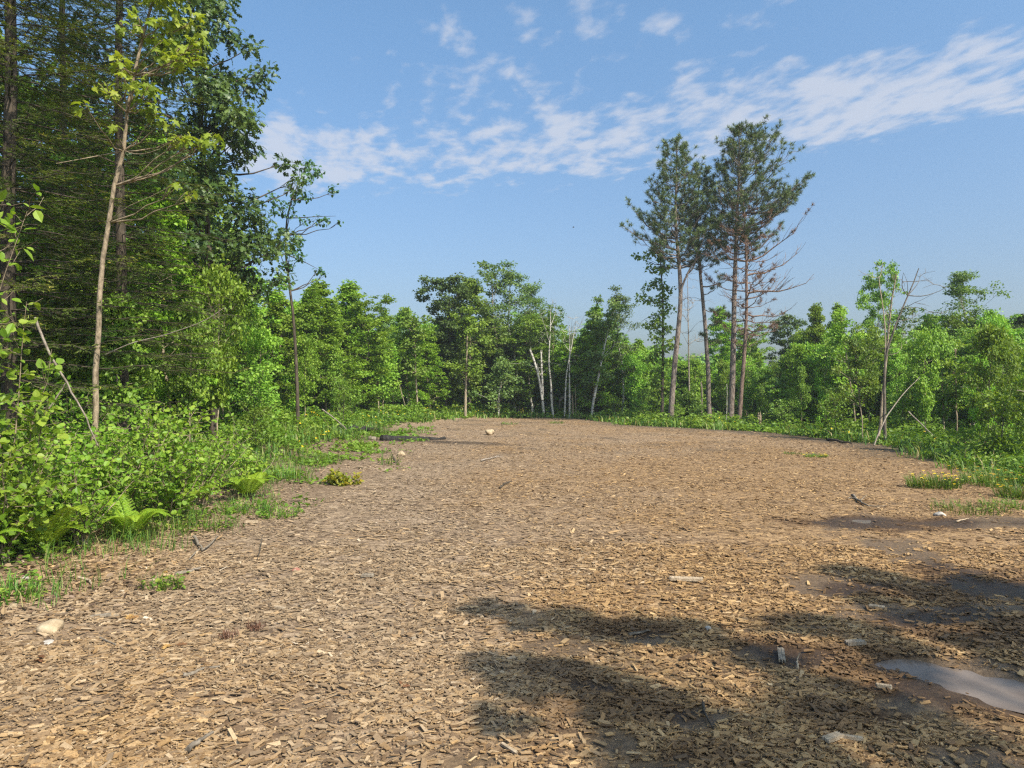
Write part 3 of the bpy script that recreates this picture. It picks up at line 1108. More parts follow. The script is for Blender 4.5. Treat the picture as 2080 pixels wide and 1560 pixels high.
def fir(H, rad, seed, t0=.05, dens=1.0, gold=.0, spacing=.24, per=7, blade=.042):
    """balsam fir: level whorled limbs with flat sprays, bare towards the stem"""
    rg = np.random.default_rng(seed)
    tr, cr = MB(), MB()
    n = 12
    t = np.linspace(0, 1, n)
    P = np.zeros((n, 3))
    P[:, 2] = H * t
    P[:, :2] = np.cumsum(rg.normal(0, .02, (n, 2)), 0)
    P[0, :2] = 0
    tube(tr, P, .095 * (1 - t) ** .9 + .01, 8, rough=.08)
    LP, LD, LN, LA = [], [], [], []
    z = H * t0
    while z < H * .97:
        f = z / H
        o = np.array([np.interp(f, t, P[:, k]) for k in range(3)])
        a0 = rg.uniform(0, 6.28)
        for k in range(per):
            az = a0 + k * 6.283 / per + rg.normal(0, .2)
            L = rad * (1 - f) ** .7 * rg.uniform(.6, 1.1)
            if L < .12:
                continue
            h = np.array([math.cos(az), math.sin(az), 0])
            m = 8
            s = np.linspace(0, 1, m)
            Q = o + h * (L * s)[:, None]
            Q[:, 2] += L * (.10 * s - .28 * s ** 1.6 + .16 * s ** 3)
            Q[1:] += rg.normal(0, .012 * L, (m - 1, 3))
            tube(tr, Q, np.linspace(.004 + .0045 * L, .002, m), 4)
            side = np.cross(h, (0, 0, 1))
            ns = int(L * 19)
            bare = rg.uniform(.08, .25)
            crnd = rg.random()
            for j in range(ns):
                ff = rg.uniform(.10, 1.0)
                i = min(int(ff * (m - 1)), m - 2)
                o2 = Q[i] + (Q[i + 1] - Q[i]) * (ff * (m - 1) - i)
                sg = 1 if j % 2 else -1
                L2 = (.10 + .40 * (1 - ff) * min(1, L)) * rg.uniform(.5, 1.2)
                d2 = unit(h * .75 + side * sg * rg.uniform(.5, 1) + np.array([0, 0, rg.normal(-.12, .16)]))
                e2 = o2 + d2 * L2
                if ff < bare or rg.random() > dens:
                    if rg.random() < .55:
                        tube(tr, curve(o2, e2, 3, 0, .06), (.003, .0025, .002), 3)
                    continue
                tube(tr, np.array([o2, e2]), (.0035, .002), 3)
                nb = max(8, int(L2 * 115))
                u = rg.random((nb, 1))
                pp = o2 + (e2 - o2) * u
                s2 = np.cross(d2, (0, 0, 1))
                sgn = np.where(rg.random((nb, 1)) < .5, 1, -1)
                dd = d2 * .75 + s2 * sgn * rg.uniform(.35, 1, (nb, 1)) + rg.normal(0, .2, (nb, 3))
                LP.append(pp); LD.append(dd)
                nn = rg.normal(0, .35, (nb, 3)); nn[:, 2] += 1
                LN.append(nn)
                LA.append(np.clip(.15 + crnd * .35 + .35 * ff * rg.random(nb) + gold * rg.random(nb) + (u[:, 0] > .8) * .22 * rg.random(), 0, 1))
        z += spacing * rg.uniform(.7, 1.3)
    LP, LD, LN, LA = map(np.concatenate, (LP, LD, LN, LA))
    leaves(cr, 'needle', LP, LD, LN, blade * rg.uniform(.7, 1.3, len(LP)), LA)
    return tr, cr


LEAF['needle'] = (np.array([(-.085, 0, 0), (.085, 0, 0), (.055, 1, -.05), (-.055, 1, -.05)]), np.array([(0, 1, 2, 3)]))

# ------------------------------------------------------------------ the tree line: prototypes, then every tree placed by hand
PROTO = {}


def proto(key, bark, leafm, H, rad, tr, cr):
    PROTO[key] = (tr.mesh('trunk', M[bark]), cr.mesh('crown', M[leafm]), H, rad)


for i in range(3):
    proto('bright%d' % i, 'bark_pale', 'bright', 9, 1.6, *broadleaf(9, .10, 1.7, ('cone', 'top', 'cone')[i], 64, 12500, .13, 'clump', .055, 100 + i, clump=.33, el=(10, 50), sub=3))
    proto('mid%d' % i, 'bark_grey', 'mid', 9, 1.7, *broadleaf(9, .12, 1.7, ('oval', 'cone', 'top')[i], 58, 12000, .13, 'clump', .06, 110 + i, clump=.34, el=(10, 50), sub=3))
for i in range(2):
    proto('dark%d' % i, 'bark_dark', 'dark', 9, 1.7, *broadleaf(9, .14, 1.5, ('oval', 'top')[i], 54, 11000, .14, 'clump', .07, 120 + i, clump=.36, el=(15, 55), sub=3))
    proto('birch%d' % i, 'bark_birch', 'birch_leaf', 10, 1.7, *broadleaf(10, .34, 1.55, 'oval', 30, 5600, .12, 'diamond', .08, 130 + i, clump=.40, el=(30, 62), wig=.016))
    proto('thin%d' % i, 'bark_pale', 'birch_leaf', 9, 1.5, *broadleaf(9, .30, 1.35, 'top', 22, 2300, .15, 'clump', .055, 140 + i, clump=.36, el=(25, 60), wig=.015))
for i in range(4):
    proto('sapling%d' % i, 'bark_pale', ('bright', 'mid', 'bright', 'mid')[i], 4, 1.0, *broadleaf(4, .28, .92, ('oval', 'cone', 'top', 'oval')[i], 26, 3600, .12, 'clump', .028, 150 + i, clump=.36, el=(10, 48), sub=3))
for i in range(3):
    proto('bush%d' % i, 'bark_grey', ('mid', 'bright', 'mid')[i], 1.6, .9, *broadleaf(1.6, .04, .85, 'top', 20, 1500, .085, 'clump', .014, 160 + i, clump=.24, el=(10, 60), sub=3))


def place(key, name, label, cat, x, y, H, hw, rz, group=None, lean=0.0):
    tm, cm, H0, r0 = PROTO[key]
    t = thing(name, label, cat, (x, y, gz(x, y) - .05), rz, group)
    t.scale = (hw / r0, hw / r0, H / H0)
    for nm, me in (('trunk', tm), ('crown', cm)):
        o = bpy.data.objects.new(nm, me)
        COL.objects.link(o)
        o.parent = t
    return t


def push(px, d, least=1.1):
    """the first distance along a line of sight that stands clear of the mulch"""
    while float(edge_dist((px - CX) / FPX * d, d)[0]) < least and d < 60:
        d *= 1.01
    return d


def tree_px(key, name, label, px, top, d, hwpx, group=None):
    d = push(px, d, 2.0)
    x = (px - CX) / FPX * d
    z0 = gz(x, d)
    H = CAMH - (top - HY) / FPX * d - z0
    return place(key, name, label, 'tree', x, d, H, 1.25 * hwpx / FPX * d, G.uniform(0, 6.28), group)


TREES = [
    # key, name, label, px, top row, distance, half width
    ('bright1', 'maple_tree', 'bright green maple whose top meets the drooping oak boughs beside the lone aspen', 500, 560, 26, 62),
    ('bright0', 'maple_tree', 'bright green young maple directly behind the slender aspen stem', 556, 590, 28, 52),
    ('mid1', 'maple_tree', 'green maple just past the slender aspen stem, top level with its lowest leaves', 618, 585, 29, 50),
    ('bright2', 'maple_tree', 'tallest bright green maple on the crest of the dense row right of the aspen', 664, 572, 30, 58),
    ('bright0', 'maple_tree', 'rounded bright green maple forming the second crest of the dense row right of the aspen', 712, 572, 33, 56),
    ('bright1', 'maple_tree', 'bright green maple closing the dense row where it slopes down to the gap of sky', 748, 628, 33, 48),
    ('dark0', 'dark_tree', 'narrow dark green tree peeking from behind the end of the bright maple row', 784, 638, 42, 30),
    ('bright2', 'maple_tree', 'slim bright maple standing alone in the sky gap before the tall dark trees', 835, 628, 37, 44),
    ('bright0', 'maple_tree', 'short light green maple between the lone slim maple and the tall dark trees', 874, 668, 38, 38),
    ('dark1', 'cherry_tree', 'dark green broad tree with twin rounded tops beside the tall birch', 906, 580, 38, 48),
    ('mid0', 'cherry_tree', 'dark leafy tree above the thick grey trunk at the head of the clearing', 950, 576, 37.5, 52),
    ('thin0', 'birch_tree', 'sparse birch with thin bare twigs at its tip beside the tallest birch', 1000, 548, 41, 42),
    ('birch0', 'birch_tree', 'tallest leafy birch at the head of the clearing with white upper stems', 1046, 545, 40, 56),
    ('birch1', 'birch_tree', 'leafy birch whose crown overhangs the broken white birch stubs', 1082, 582, 41, 40),
    ('mid2', 'maple_tree', 'green tree filling the foot of the tall birches behind the broken stubs', 1050, 660, 38.5, 48),
    ('thin1', 'birch_tree', 'thin greyish birch with few leaves behind the crooked white birch trunk', 1122, 640, 42, 28),
    ('bright1', 'maple_tree', 'light green maple in the gap behind the forked dead birch', 1172, 690, 42, 36),
    ('bright2', 'maple_tree', 'light green maple just left of the leaning white birch', 1205, 622, 40, 38),
    ('birch0', 'birch_tree', 'green birch crown behind the upper end of the leaning white birch trunk', 1262, 592, 41, 40),
    ('mid1', 'maple_tree', 'low green tree in the dip of sky before the column shaped tree', 1304, 690, 43, 30),
    ('bright0', 'maple_tree', 'round light green maple showing between the two pairs of pine trunks', 1400, 740, 41, 38),
    ('bright2', 'maple_tree', 'pointed light green maple seen behind the tall straight pine trunk', 1472, 626, 42, 34),
    ('bright1', 'maple_tree', 'green maple just past the dead pine trunk, sloping down to the low gap', 1525, 680, 43, 34),
    ('dark1', 'dark_tree', 'dark rounded tree rising past the low gap behind the dead pine branches', 1606, 655, 40, 34),
    ('bright0', 'maple_tree', 'bright maple with a rounded head, first of the pair above the leaning pale trunks', 1660, 618, 35, 33),
    ('bright2', 'maple_tree', 'bright maple with a spreading head, second of the pair above the leaning pale trunks', 1704, 616, 36, 30),
    ('mid0', 'maple_tree', 'green tree below the bright pair, beside the bare forked tree', 1735, 690, 33, 42),
    ('mid2', 'maple_tree', 'tall tufted green maple right behind the straight stem of the bare forked tree', 1778, 566, 34, 34),
    ('thin0', 'birch_tree', 'loose leaved tree in the dip behind the bare forked branches', 1838, 640, 36, 34),
    ('mid1', 'maple_tree', 'green tree with a bare topped neighbour between the forked tree and the tall loose aspen', 1892, 640, 33, 36),
    ('birch1', 'aspen_tree', 'tall loose crowned aspen with pale upper twigs near the right margin', 1972, 556, 30, 56),
    ('mid0', 'aspen_tree', 'leafy lower tree leaning out beyond the tall loose aspen', 2015, 640, 29, 44),
    ('dark0', 'dark_tree', 'dark tree at the margin past the tall loose aspen', 2085, 640, 31, 34),
    ('mid2', 'maple_tree', 'broad green tree below the tall loose aspen, over the reddish dirt mound', 1945, 690, 26, 50),
    ('bright1', 'maple_tree', 'yellow green bushy tree beside the reddish dirt mound', 2040, 715, 25, 50),
]
for a in TREES:
    tree_px(*a)

# slim saplings that fill the wall of green; nothing tells the members of one stretch apart
rgf = np.random.default_rng(21)
SKY_PX = [-500, 0, 430, 480, 560, 760, 780, 800, 890, 1100, 1130, 1190, 1290, 1330, 1420, 1530, 1545, 1590, 1610, 1800, 1900, 2080, 2600]
SKY_TOP = [430, 430, 520, 615, 615, 640, 690, 675, 650, 645, 705, 665, 690, 725, 715, 705, 745, 745, 675, 680, 670, 640, 630]


# trunks that stand in front of the green wall: column and distance; low growth keeps clear of the ground before them
FRONT = [(1362, 37), (1441, 38), (1484, 37), (1499, 36), (1203, 42), (1105, 42), (1122, 42), (947, 42), (849, 39), (828, 39), (1790, 23), (1711, 31), (1738, 30), (1652, 33), (1545, 32), (1915, 25), (1344, 38), (603, 21), (770, 34), (1161, 42)]


def hides_trunk(px, y, w=16):
    return any(abs(px - a) < w and y < b for a, b in FRONT)


def stretch(px):
    for lim, txt in ((520, 'slim leafy sapling in the deep shade behind the fir and oak trees'),
                     (800, 'slim bright sapling in the dense row between the aspen and the gap of sky'),
                     (1100, 'slim leafy sapling among the feet of the tall dark trees and birches'),
                     (1340, 'slim leafy sapling in the green wall round the white birch trunks'),
                     (1560, 'slim leafy sapling in the green wall behind the tall pines'),
                     (1860, 'slim leafy sapling in the green wall round the leaning pale trunks'),
                     (9999, 'slim leafy sapling in the green wall below the tall loose aspen')):
        if px < lim:
            return txt


def scatter(n_try, dmin, test, spacing, seed, dmax=56):
    rg = np.random.default_rng(seed)
    out = []
    y = rg.uniform(dmin, dmax, n_try)
    x = rg.uniform(-.86, .86, n_try) * y + rg.uniform(-2, 2, n_try)
    sd = edge_dist(x, y)
    ok = test(x, y, sd)
    for a, b, s in zip(x[ok], y[ok], sd[ok]):
        if all((a - q[0]) ** 2 + (b - q[1]) ** 2 > spacing ** 2 for q in out):
            out.append((a, b, s))
    return out


for x, y, s in scatter(7000, 11, lambda x, y, s: (s > np.where(np.abs(x) < .35 * y, 2.8, 1.8)) & (s < 13), 1.45, 31, 56):
    px = CX + FPX * x / y
    if px < 150 and y < 14:
        continue
    if hides_trunk(px, y, 20) or (250 < px < 720 and y < 27 and s < 4 and rgf.random() < .6):
        continue
    top = np.interp(px, SKY_PX, SKY_TOP) + rgf.uniform(0, 70) * (30 / y)
    H = CAMH - (top - HY) / FPX * y - gz(x, y)
    H = min(H, rgf.uniform(4.2, 8.5))
    if H < 1.6:
        continue
    key = 'sapling%d' % rgf.integers(0, 4)
    if H > 5:
        key = ('bright%d' % rgf.integers(0, 3)) if rgf.random() < .6 else 'mid%d' % rgf.integers(0, 3)
    slim = .74 if px > 1560 else 1.0
    place(key, 'sapling', stretch(px), 'sapling', x, y, H, H * slim * rgf.uniform(.15, .22), rgf.uniform(0, 6.28), stretch(px).replace('slim', 'slim').replace('sapling', 'saplings'))


# the second row, whose heads show between and above the trees in front
rgb = np.random.default_rng(41)
for px in list(range(560, 780, 36)) + list(range(800, 1340, 34)) + list(range(1385, 1535, 40)) + list(range(1600, 2120, 36)):
    px += rgb.uniform(-12, 12)
    d = push(px, rgb.uniform(30, 36) if px > 1560 or px < 780 else rgb.uniform(41, 46), 4.5)
    x = (px - CX) / FPX * d
    top = np.interp(px, SKY_PX, SKY_TOP) + rgb.uniform(-8, 32)
    H = CAMH - (top - HY) / FPX * d - gz(x, d)
    txt = stretch(px).replace('slim leafy sapling', 'taller second row tree').replace('slim bright sapling', 'taller second row tree')
    place(rgb.choice(['bright0', 'bright1', 'bright2', 'mid0', 'mid1', 'mid2', 'bright0', 'bright2']), 'leafy_tree', txt, 'tree', x, d, H, rgb.uniform(34, 50) / FPX * d, rgb.uniform(0, 6.28), txt.replace('tree ', 'trees ', 1))


def edge_text(px):
    for lim, txt in ((520, 'low leafy bush in the shade under the fir branches'), (800, 'low leafy bush at the foot of the dense bright maple row'),
                     (1330, 'low leafy bush at the foot of the trees heading the clearing'), (1600, 'low leafy bush near the feet of the pines'),
                     (9999, 'low leafy bush along the green wall by the bare forked tree')):
        if px < lim:
            return txt


for x, y, s in scatter(2600, 10, lambda x, y, s: (s > np.where((np.abs(x - 2) < 10) & (y > 25), 2.2, 1.0)) & (s < 5.0), 1.45, 32, 47):
    px = CX + FPX * x / y
    if hides_trunk(px, y, 14) or (200 < px < 730 and y < 27 and rgf.random() < .7) or (px > 1560 and rgf.random() < .5):
        continue
    H = rgf.uniform(.6, 1.5)
    place('bush%d' % rgf.integers(0, 3), 'bush', edge_text(px), 'bush', x, y, H, H * rgf.uniform(.5, .75), rgf.uniform(0, 6.28), edge_text(px).replace('bush', 'bushes'))


def far_forest():
    """the wood behind, which reads as one mass between and above the nearer trees"""
    rg = np.random.default_rng(77)
    mb = MB()
    pts = scatter(5000, 24, lambda x, y, s: (s > 10), 2.4, 33, 95)[:300]
    for x, y, s in pts:
        px = CX + FPX * x / y
        top = np.interp(px, SKY_PX, SKY_TOP) + rg.uniform(0, 45)
        H = CAMH - (top - HY) / FPX * y - gz(x, y)
        H = min(H, rg.uniform(7.5, 13))
        if H < 1.5:
            continue
        z0 = gz(x, y)
        rad = H * rg.uniform(.16, .24)
        nc = int(26 + H * 2)
        s_ = rg.random(nc)
        zc = z0 + H * (.12 + .85 * s_)
        rr = rad * np.sin(np.pi * (.12 + .82 * s_)) ** .7
        az = rg.uniform(0, 6.28, nc)
        q = np.sqrt(rg.random(nc))
        C = np.stack([x + rr * q * np.cos(az), y + rr * q * np.sin(az), zc], -1)
        leaf_cloud(mb, 'clump', C, .55, 34, .24, rg, mi=int(rg.choice([0, 0, 1, 1, 2])))
        tube(mb, np.array([(x, y, z0 - .2), (x + rg.normal(0, .2), y, z0 + H * .5), (x + rg.normal(0, .3), y, z0 + H * .95)]), (.07, .05, .02), 5, mi=3 if rg.random() < .7 else 4)
    for k in range(300):
        x = -1.0 + 2.0 * (k + rg.random()) / 300
        y = rg.uniform(95, 170)
        x *= .9 * y
        px = CX + FPX * x / y
        top = min(np.interp(px, SKY_PX, SKY_TOP) + rg.uniform(0, 28), 752)
        z0 = gz(x, y)
        H = min(CAMH - (top - HY) / FPX * y - z0, rg.uniform(9, 14))
        rad = max(1.3, H * .26)
        nc = 34
        s_ = rg.random(nc)
        rr = rad * np.sin(np.pi * (.12 + .82 * s_)) ** .7
        az, q = rg.uniform(0, 6.28, nc), np.sqrt(rg.random(nc))
        leaf_cloud(mb, 'clump', np.stack([x + rr * q * np.cos(az), y + rr * q * np.sin(az), z0 + H * (.08 + .9 * s_)], -1), .8, 22, .5, rg, mi=int(rg.integers(0, 3)))
    o = mb.build('forest', [M['bright'], M['mid'], M['dark'], M['bark_grey'], M['bark_birch']])
    tag(o, 'mass of leafy woods behind the trees around the clearing', 'forest', kind='stuff')


far_forest()

# ------------------------------------------------------------------ bare, broken and white trunks in the tree line
def bare_tree(name, label, cat, path, d, r0, bark, limbs=(), twigs=0, seed=1, broken=False, rtop=None, crown=None, cmat=None):
    rg = np.random.default_rng(seed)
    d1 = push(path[0][0], d, .6)
    r0 *= .58 * d1 / d
    d = d1
    W0 = [np.array(up(px, py, d)) for px, py in path]
    base = W0[0].copy()
    base[2] = gz(base[0], base[1])
    W0[0][2] = base[2] - .15
    P = resample([w - base for w in W0], 14)
    P[:, 1] += np.cumsum(rg.normal(0, .03, 14))
    P[0, :2] = 0
    t = np.linspace(0, 1, 14)
    tr = MB()
    rt = (r0 * .7 if broken else .012) if rtop is None else rtop
    tube(tr, P, (r0 - rt) * (1 - t) ** .8 + rt, 8, cap=broken, rough=.12)
    if broken:                                              # splintered end
        for k in range(5):
            o = P[-1] + rg.normal(0, rt * .5, 3)
            tube(tr, np.array([o - (0, 0, rt), o + np.array([rg.normal(0, .02), rg.normal(0, .02), rg.uniform(.06, .22)])]), (rt * .4, .004), 4)
    ends = []
    for lm in limbs:
        Q = np.array([np.array(up(px, py, d)) - base for px, py in lm[0]])
        Q[0] = P[int(np.argmin(np.linalg.norm(P - Q[0], axis=1)))]
        Q[:, 1] += np.linspace(0, 1, len(Q)) * rg.normal(0, .5)
        Q = resample(Q, max(6, 2 * len(Q)))
        tube(tr, Q, np.linspace(lm[1] * .65, .004, len(Q)), 5)
        ends.append(Q)
    for k in range(twigs):
        src = P if (not ends or rg.random() < .4) else ends[rg.integers(0, len(ends))]
        i = rg.integers(len(src) // 2, len(src))
        o = src[i]
        dv = unit(np.array([rg.normal(0, 1), rg.normal(0, 1), rg.uniform(-.1, 1.0)]))
        L = rg.uniform(.3, 1.0)
        e = o + dv * L
        Q = curve(o, e, 5, -.06 * L, .04)
        tube(tr, Q, np.linspace(.012, .004, 5), 3)
        for _ in range(2):
            j = rg.integers(1, 4)
            tube(tr, curve(Q[j], Q[j] + unit(dv + rg.normal(0, .6, 3)) * L * .45, 3, 0, .05), (.007, .005, .003), 3)
    t_ = thing(name, label, cat, base)
    tr.build('trunk', M[bark], t_)
    if crown:
        cr = MB()
        sc_ = d / 36
        i = rg.integers(5, 14, 24)
        C = P[i] + rg.normal(0, .48 * sc_, (24, 3)) * (1, 1, .5)
        C = np.vstack([C, P[[11, 12, 13, 13]] + rg.normal(0, .15, (4, 3))])
        leaf_cloud(cr, 'clump', C, .34 * sc_, 70, .13 * sc_, rg, flatz=.6)
        for c in C:
            tube(tr, curve(P[int(np.argmin(np.linalg.norm(P - c + (0, 0, .4), axis=1)))], c, 4, 0, .02), (.012, .009, .006, .004), 3)
        bpy.data.objects.remove(t_.children[0])
        tr.build('trunk', M[bark], t_)
        cr.build('crown', M[cmat], t_)
    return t_


D0 = 37.0
bare_tree('birch_stub', 'broken white birch stub leaning away from the crooked birch, ending in a jagged top', 'dead tree', [(1106, 838), (1100, 800), (1094, 765), (1086, 735), (1077, 712)], 37.5, .13, 'bark_birch', seed=2, broken=True)
bare_tree('birch_stub', 'upright broken birch stub rising from the foot of the leaning stub', 'dead tree', [(1104, 836), (1102, 790), (1100, 745), (1099, 716)], 37.6, .11, 'bark_birch', [([(1101, 770), (1094, 752), (1091, 738)], .04), ([(1101, 760), (1112, 748), (1116, 745)], .03)], 3, 3, broken=True)
bare_tree('birch_tree', 'crooked white birch with an S-curved trunk and bare upper twigs', 'tree', [(1124, 838), (1119, 800), (1120, 775), (1114, 745), (1116, 700), (1119, 650), (1118, 628)], 37.0, .11, 'bark_birch',
          [([(1118, 690), (1106, 665), (1098, 640)], .03), ([(1119, 660), (1128, 640), (1131, 622)], .025)], 16, 4)
bare_tree('dead_birch', 'dead white birch with a forked bare top left of the leaning birch', 'dead tree', [(1146, 790), (1150, 760), (1157, 725), (1162, 700), (1166, 672), (1170, 652)], 38.5, .09, 'bark_birch',
          [([(1158, 715), (1150, 705), (1143, 692)], .03), ([(1163, 695), (1159, 670), (1160, 650)], .03), ([(1165, 680), (1175, 665), (1182, 655)], .02)], 18, 5)
bare_tree('birch_tree', 'pale birch trunk standing behind the fallen arching log', 'tree', [(1157, 828), (1157, 780), (1157, 735), (1158, 690), (1157, 660)], 38.0, .10, 'bark_birch', (), 6, 6)
bare_tree('birch_tree', 'leaning white birch with side branches, slanting up to the right alone at the wood edge', 'tree', [(1201, 842), (1204, 820), (1213, 780), (1221, 735), (1229, 700), (1238, 655), (1248, 620)], 36.8, .125, 'bark_birch',
          [([(1223, 728), (1234, 720), (1243, 716)], .03), ([(1224, 722), (1236, 712), (1250, 700)], .03), ([(1240, 650), (1250, 640), (1262, 628)], .03)], 6, 7, crown=True, cmat='birch_leaf')
bare_tree('birch_tree', 'short white birch trunk showing at the feet of the tall dark trees', 'tree', [(1011, 832), (1014, 800), (1019, 770), (1023, 740)], 37.6, .12, 'bark_birch', (), 0, 8, crown=True, cmat='birch_leaf')
bare_tree('grey_tree', 'straight grey trunk under the dark leafy tree at the head of the clearing', 'tree', [(945, 848), (946, 790), (948, 730), (950, 650)], 36.6, .14, 'bark_pale', (), 0, 9, crown=True, cmat='bright')
bare_tree('slender_tree', 'thin straight pale trunk rising into the lone slim maple', 'tree', [(850, 853), (847, 800), (844, 750), (843, 700), (840, 650)], 36.0, .09, 'bark_pale', (), 0, 10, crown=True, cmat='mid')
bare_tree('birch_stub', 'broken pale trunk with a flat top beside the lone slim maple', 'dead tree', [(830, 830), (827, 790), (825, 755), (825, 725)], 37.0, .12, 'bark_birch', [([(827, 800), (820, 785), (812, 775)], .03)], 0, 11, broken=True)
bare_tree('slender_tree', 'slanting thin dead pole beside the broken pale trunk', 'dead tree', [(828, 850), (820, 815), (812, 785), (806, 770)], 35.6, .05, 'bark_pale', (), 0, 12)
bare_tree('slender_tree', 'pale bent trunk at the edge of the dense bright maple row', 'tree', [(770, 836), (768, 800), (766, 770), (764, 720)], 33.5, .07, 'bark_pale', (), 0, 13, crown=True, cmat='bright')
bare_tree('slender_tree', 'thin pale trunk deep in the dense bright maple row', 'tree', [(690, 850), (688, 780), (684, 730), (681, 670)], 32.0, .06, 'bark_pale', (), 0, 14, crown=True, cmat='mid')
bare_tree('dead_tree', 'leafless grey snag with drooping twigs standing between the pine trunks', 'dead tree', [(1400, 830), (1399, 760), (1398, 690), (1398, 620), (1397, 560)], 38.5, .09, 'twig',
          [([(1399, 690), (1385, 672), (1372, 668)], .02), ([(1398, 700), (1412, 690), (1424, 692)], .02), ([(1398, 650), (1384, 632), (1374, 622)], .02), ([(1398, 640), (1412, 618), (1420, 600)], .02),
           ([(1398, 610), (1388, 592), (1384, 576)], .015), ([(1398, 730), (1416, 722), (1430, 724)], .015), ([(1398, 670), (1414, 655), (1428, 650)], .015)], 44, 15)
bare_tree('stump', 'short grey snag stub between the two middle pine trunks', 'stump', [(1426, 830), (1426, 800), (1425, 780)], 37.5, .10, 'wood_grey', (), 0, 16, broken=True)
bare_tree('slender_tree', 'thin white pole standing just left of the straight pine trunk', 'tree', [(1475, 845), (1475, 810), (1474, 780)], 36.5, .05, 'bark_birch', (), 0, 17)
bare_tree('slender_tree', 'pale bent sapling trunk left of the middle pine', 'tree', [(1404, 848), (1402, 825), (1399, 810)], 36.0, .07, 'bark_tan', (), 0, 18, crown=True, cmat='mid')
bare_tree('stump', 'pale splintered stump standing alone past the dead pine', 'stump', [(1544, 868), (1544, 855), (1543, 844)], 30.0, .10, 'wood_pale', (), 0, 19, broken=True, rtop=.085)
# right-hand side
bare_tree('dead_tree', 'bare forked tree with a wide leafless branching top by the wood edge', 'dead tree', [(1798, 905), (1799, 850), (1800, 790), (1798, 740), (1802, 710), (1812, 680), (1828, 640), (1843, 605), (1856, 580), (1866, 545)], 21.5, .085, 'bark_grey',
          [([(1838, 612), (1826, 590), (1818, 572), (1814, 560)], .025), ([(1842, 606), (1870, 604), (1898, 594), (1916, 582)], .025), ([(1852, 588), (1874, 572), (1882, 552)], .022),
           ([(1830, 650), (1850, 648), (1870, 636)], .02), ([(1834, 625), (1862, 624), (1878, 634)], .015), ([(1850, 590), (1842, 572), (1832, 556)], .015)], 10, 20, rtop=.012)
bare_tree('dead_tree', 'straight bare pole tree with a snapped tip touching the forked bare tree', 'dead tree', [(1783, 907), (1790, 850), (1797, 780), (1801, 700), (1809, 640), (1815, 590), (1819, 558)], 21.8, .08, 'bark_pale', (), 5, 21, rtop=.018)
bare_tree('dead_tree', 'slanting pale pole crossing behind the forked bare tree up into the tufted maple', 'dead tree', [(1792, 900), (1792, 800), (1797, 700), (1793, 640), (1787, 563)], 23.5, .06, 'bark_pale', (), 6, 22)
bare_tree('slender_tree', 'pale leaning trunk, thicker of the two below the bright pair of maples', 'tree', [(1711, 868), (1708, 820), (1704, 780), (1700, 700)], 30.0, .075, 'bark_pale', (), 0, 23, crown=True, cmat='mid')
bare_tree('slender_tree', 'pale leaning trunk slanting up toward the bright pair of maples', 'tree', [(1740, 866), (1733, 810), (1724, 760), (1716, 700), (1708, 640)], 29.0, .07, 'bark_pale', (), 0, 24, crown=True, cmat='bright')
bare_tree('slender_tree', 'very thin pale stem just left of the bare forked tree', 'tree', [(1754, 897), (1748, 850), (1743, 790), (1742, 700)], 22.5, .035, 'bark_pale', (), 0, 25, crown=True, cmat='mid')
bare_tree('slender_tree', 'thin pale trunk, straighter one of the crossed pair past the splintered stump', 'tree', [(1645, 868), (1641, 830), (1638, 800)], 32.0, .045, 'bark_pale', (), 0, 26, crown=True, cmat='bright')
bare_tree('slender_tree', 'thin pale trunk slanting across the crossed pair past the splintered stump', 'tree', [(1660, 866), (1648, 830), (1638, 805)], 32.5, .04, 'bark_pale', (), 0, 27, crown=True, cmat='mid')
bare_tree('slender_tree', 'grey upright trunk in the shade behind the crossed pale pair', 'tree', [(1678, 862), (1677, 820), (1675, 780), (1674, 700)], 33, .05, 'bark_grey', (), 0, 28, crown=True, cmat='bright')
bare_tree('slender_tree', 'pale trunk half hidden in leaves over the fallen diagonal branch', 'tree', [(1917, 905), (1916, 850), (1914, 800), (1912, 700)], 24.5, .055, 'bark_pale', (), 0, 29, crown=True, cmat='mid')
bare_tree('slender_tree', 'brown trunk half hidden in the bushy trees left of the dirt mound', 'tree', [(1946, 900), (1944, 850), (1946, 790), (1948, 700)], 24.0, .06, 'bark_tan', (), 0, 30, crown=True, cmat='bright')
bare_tree('dead_tree', 'white dead snag above the trees in the dip behind the bare forked branches', 'dead tree', [(1843, 760), (1842, 720), (1841, 690), (1840, 672)], 48, .10, 'bark_birch', [([(1842, 700), (1836, 690), (1834, 678)], .03)], 8, 32)
bare_tree('dead_tree', 'thin white dead snag beside the other snag in the far dip', 'dead tree', [(1856, 760), (1855, 720), (1856, 660)], 49, .07, 'bark_birch', [([(1855, 700), (1862, 690), (1866, 676)], .03)], 8, 33)
bare_tree('dead_tree', 'crooked white upper limb slanting in the leaves near the tall loose aspen', 'dead tree', [(1915, 760), (1912, 710), (1904, 690), (1893, 668), (1892, 655)], 34, .06, 'bark_birch', (), 6, 34)

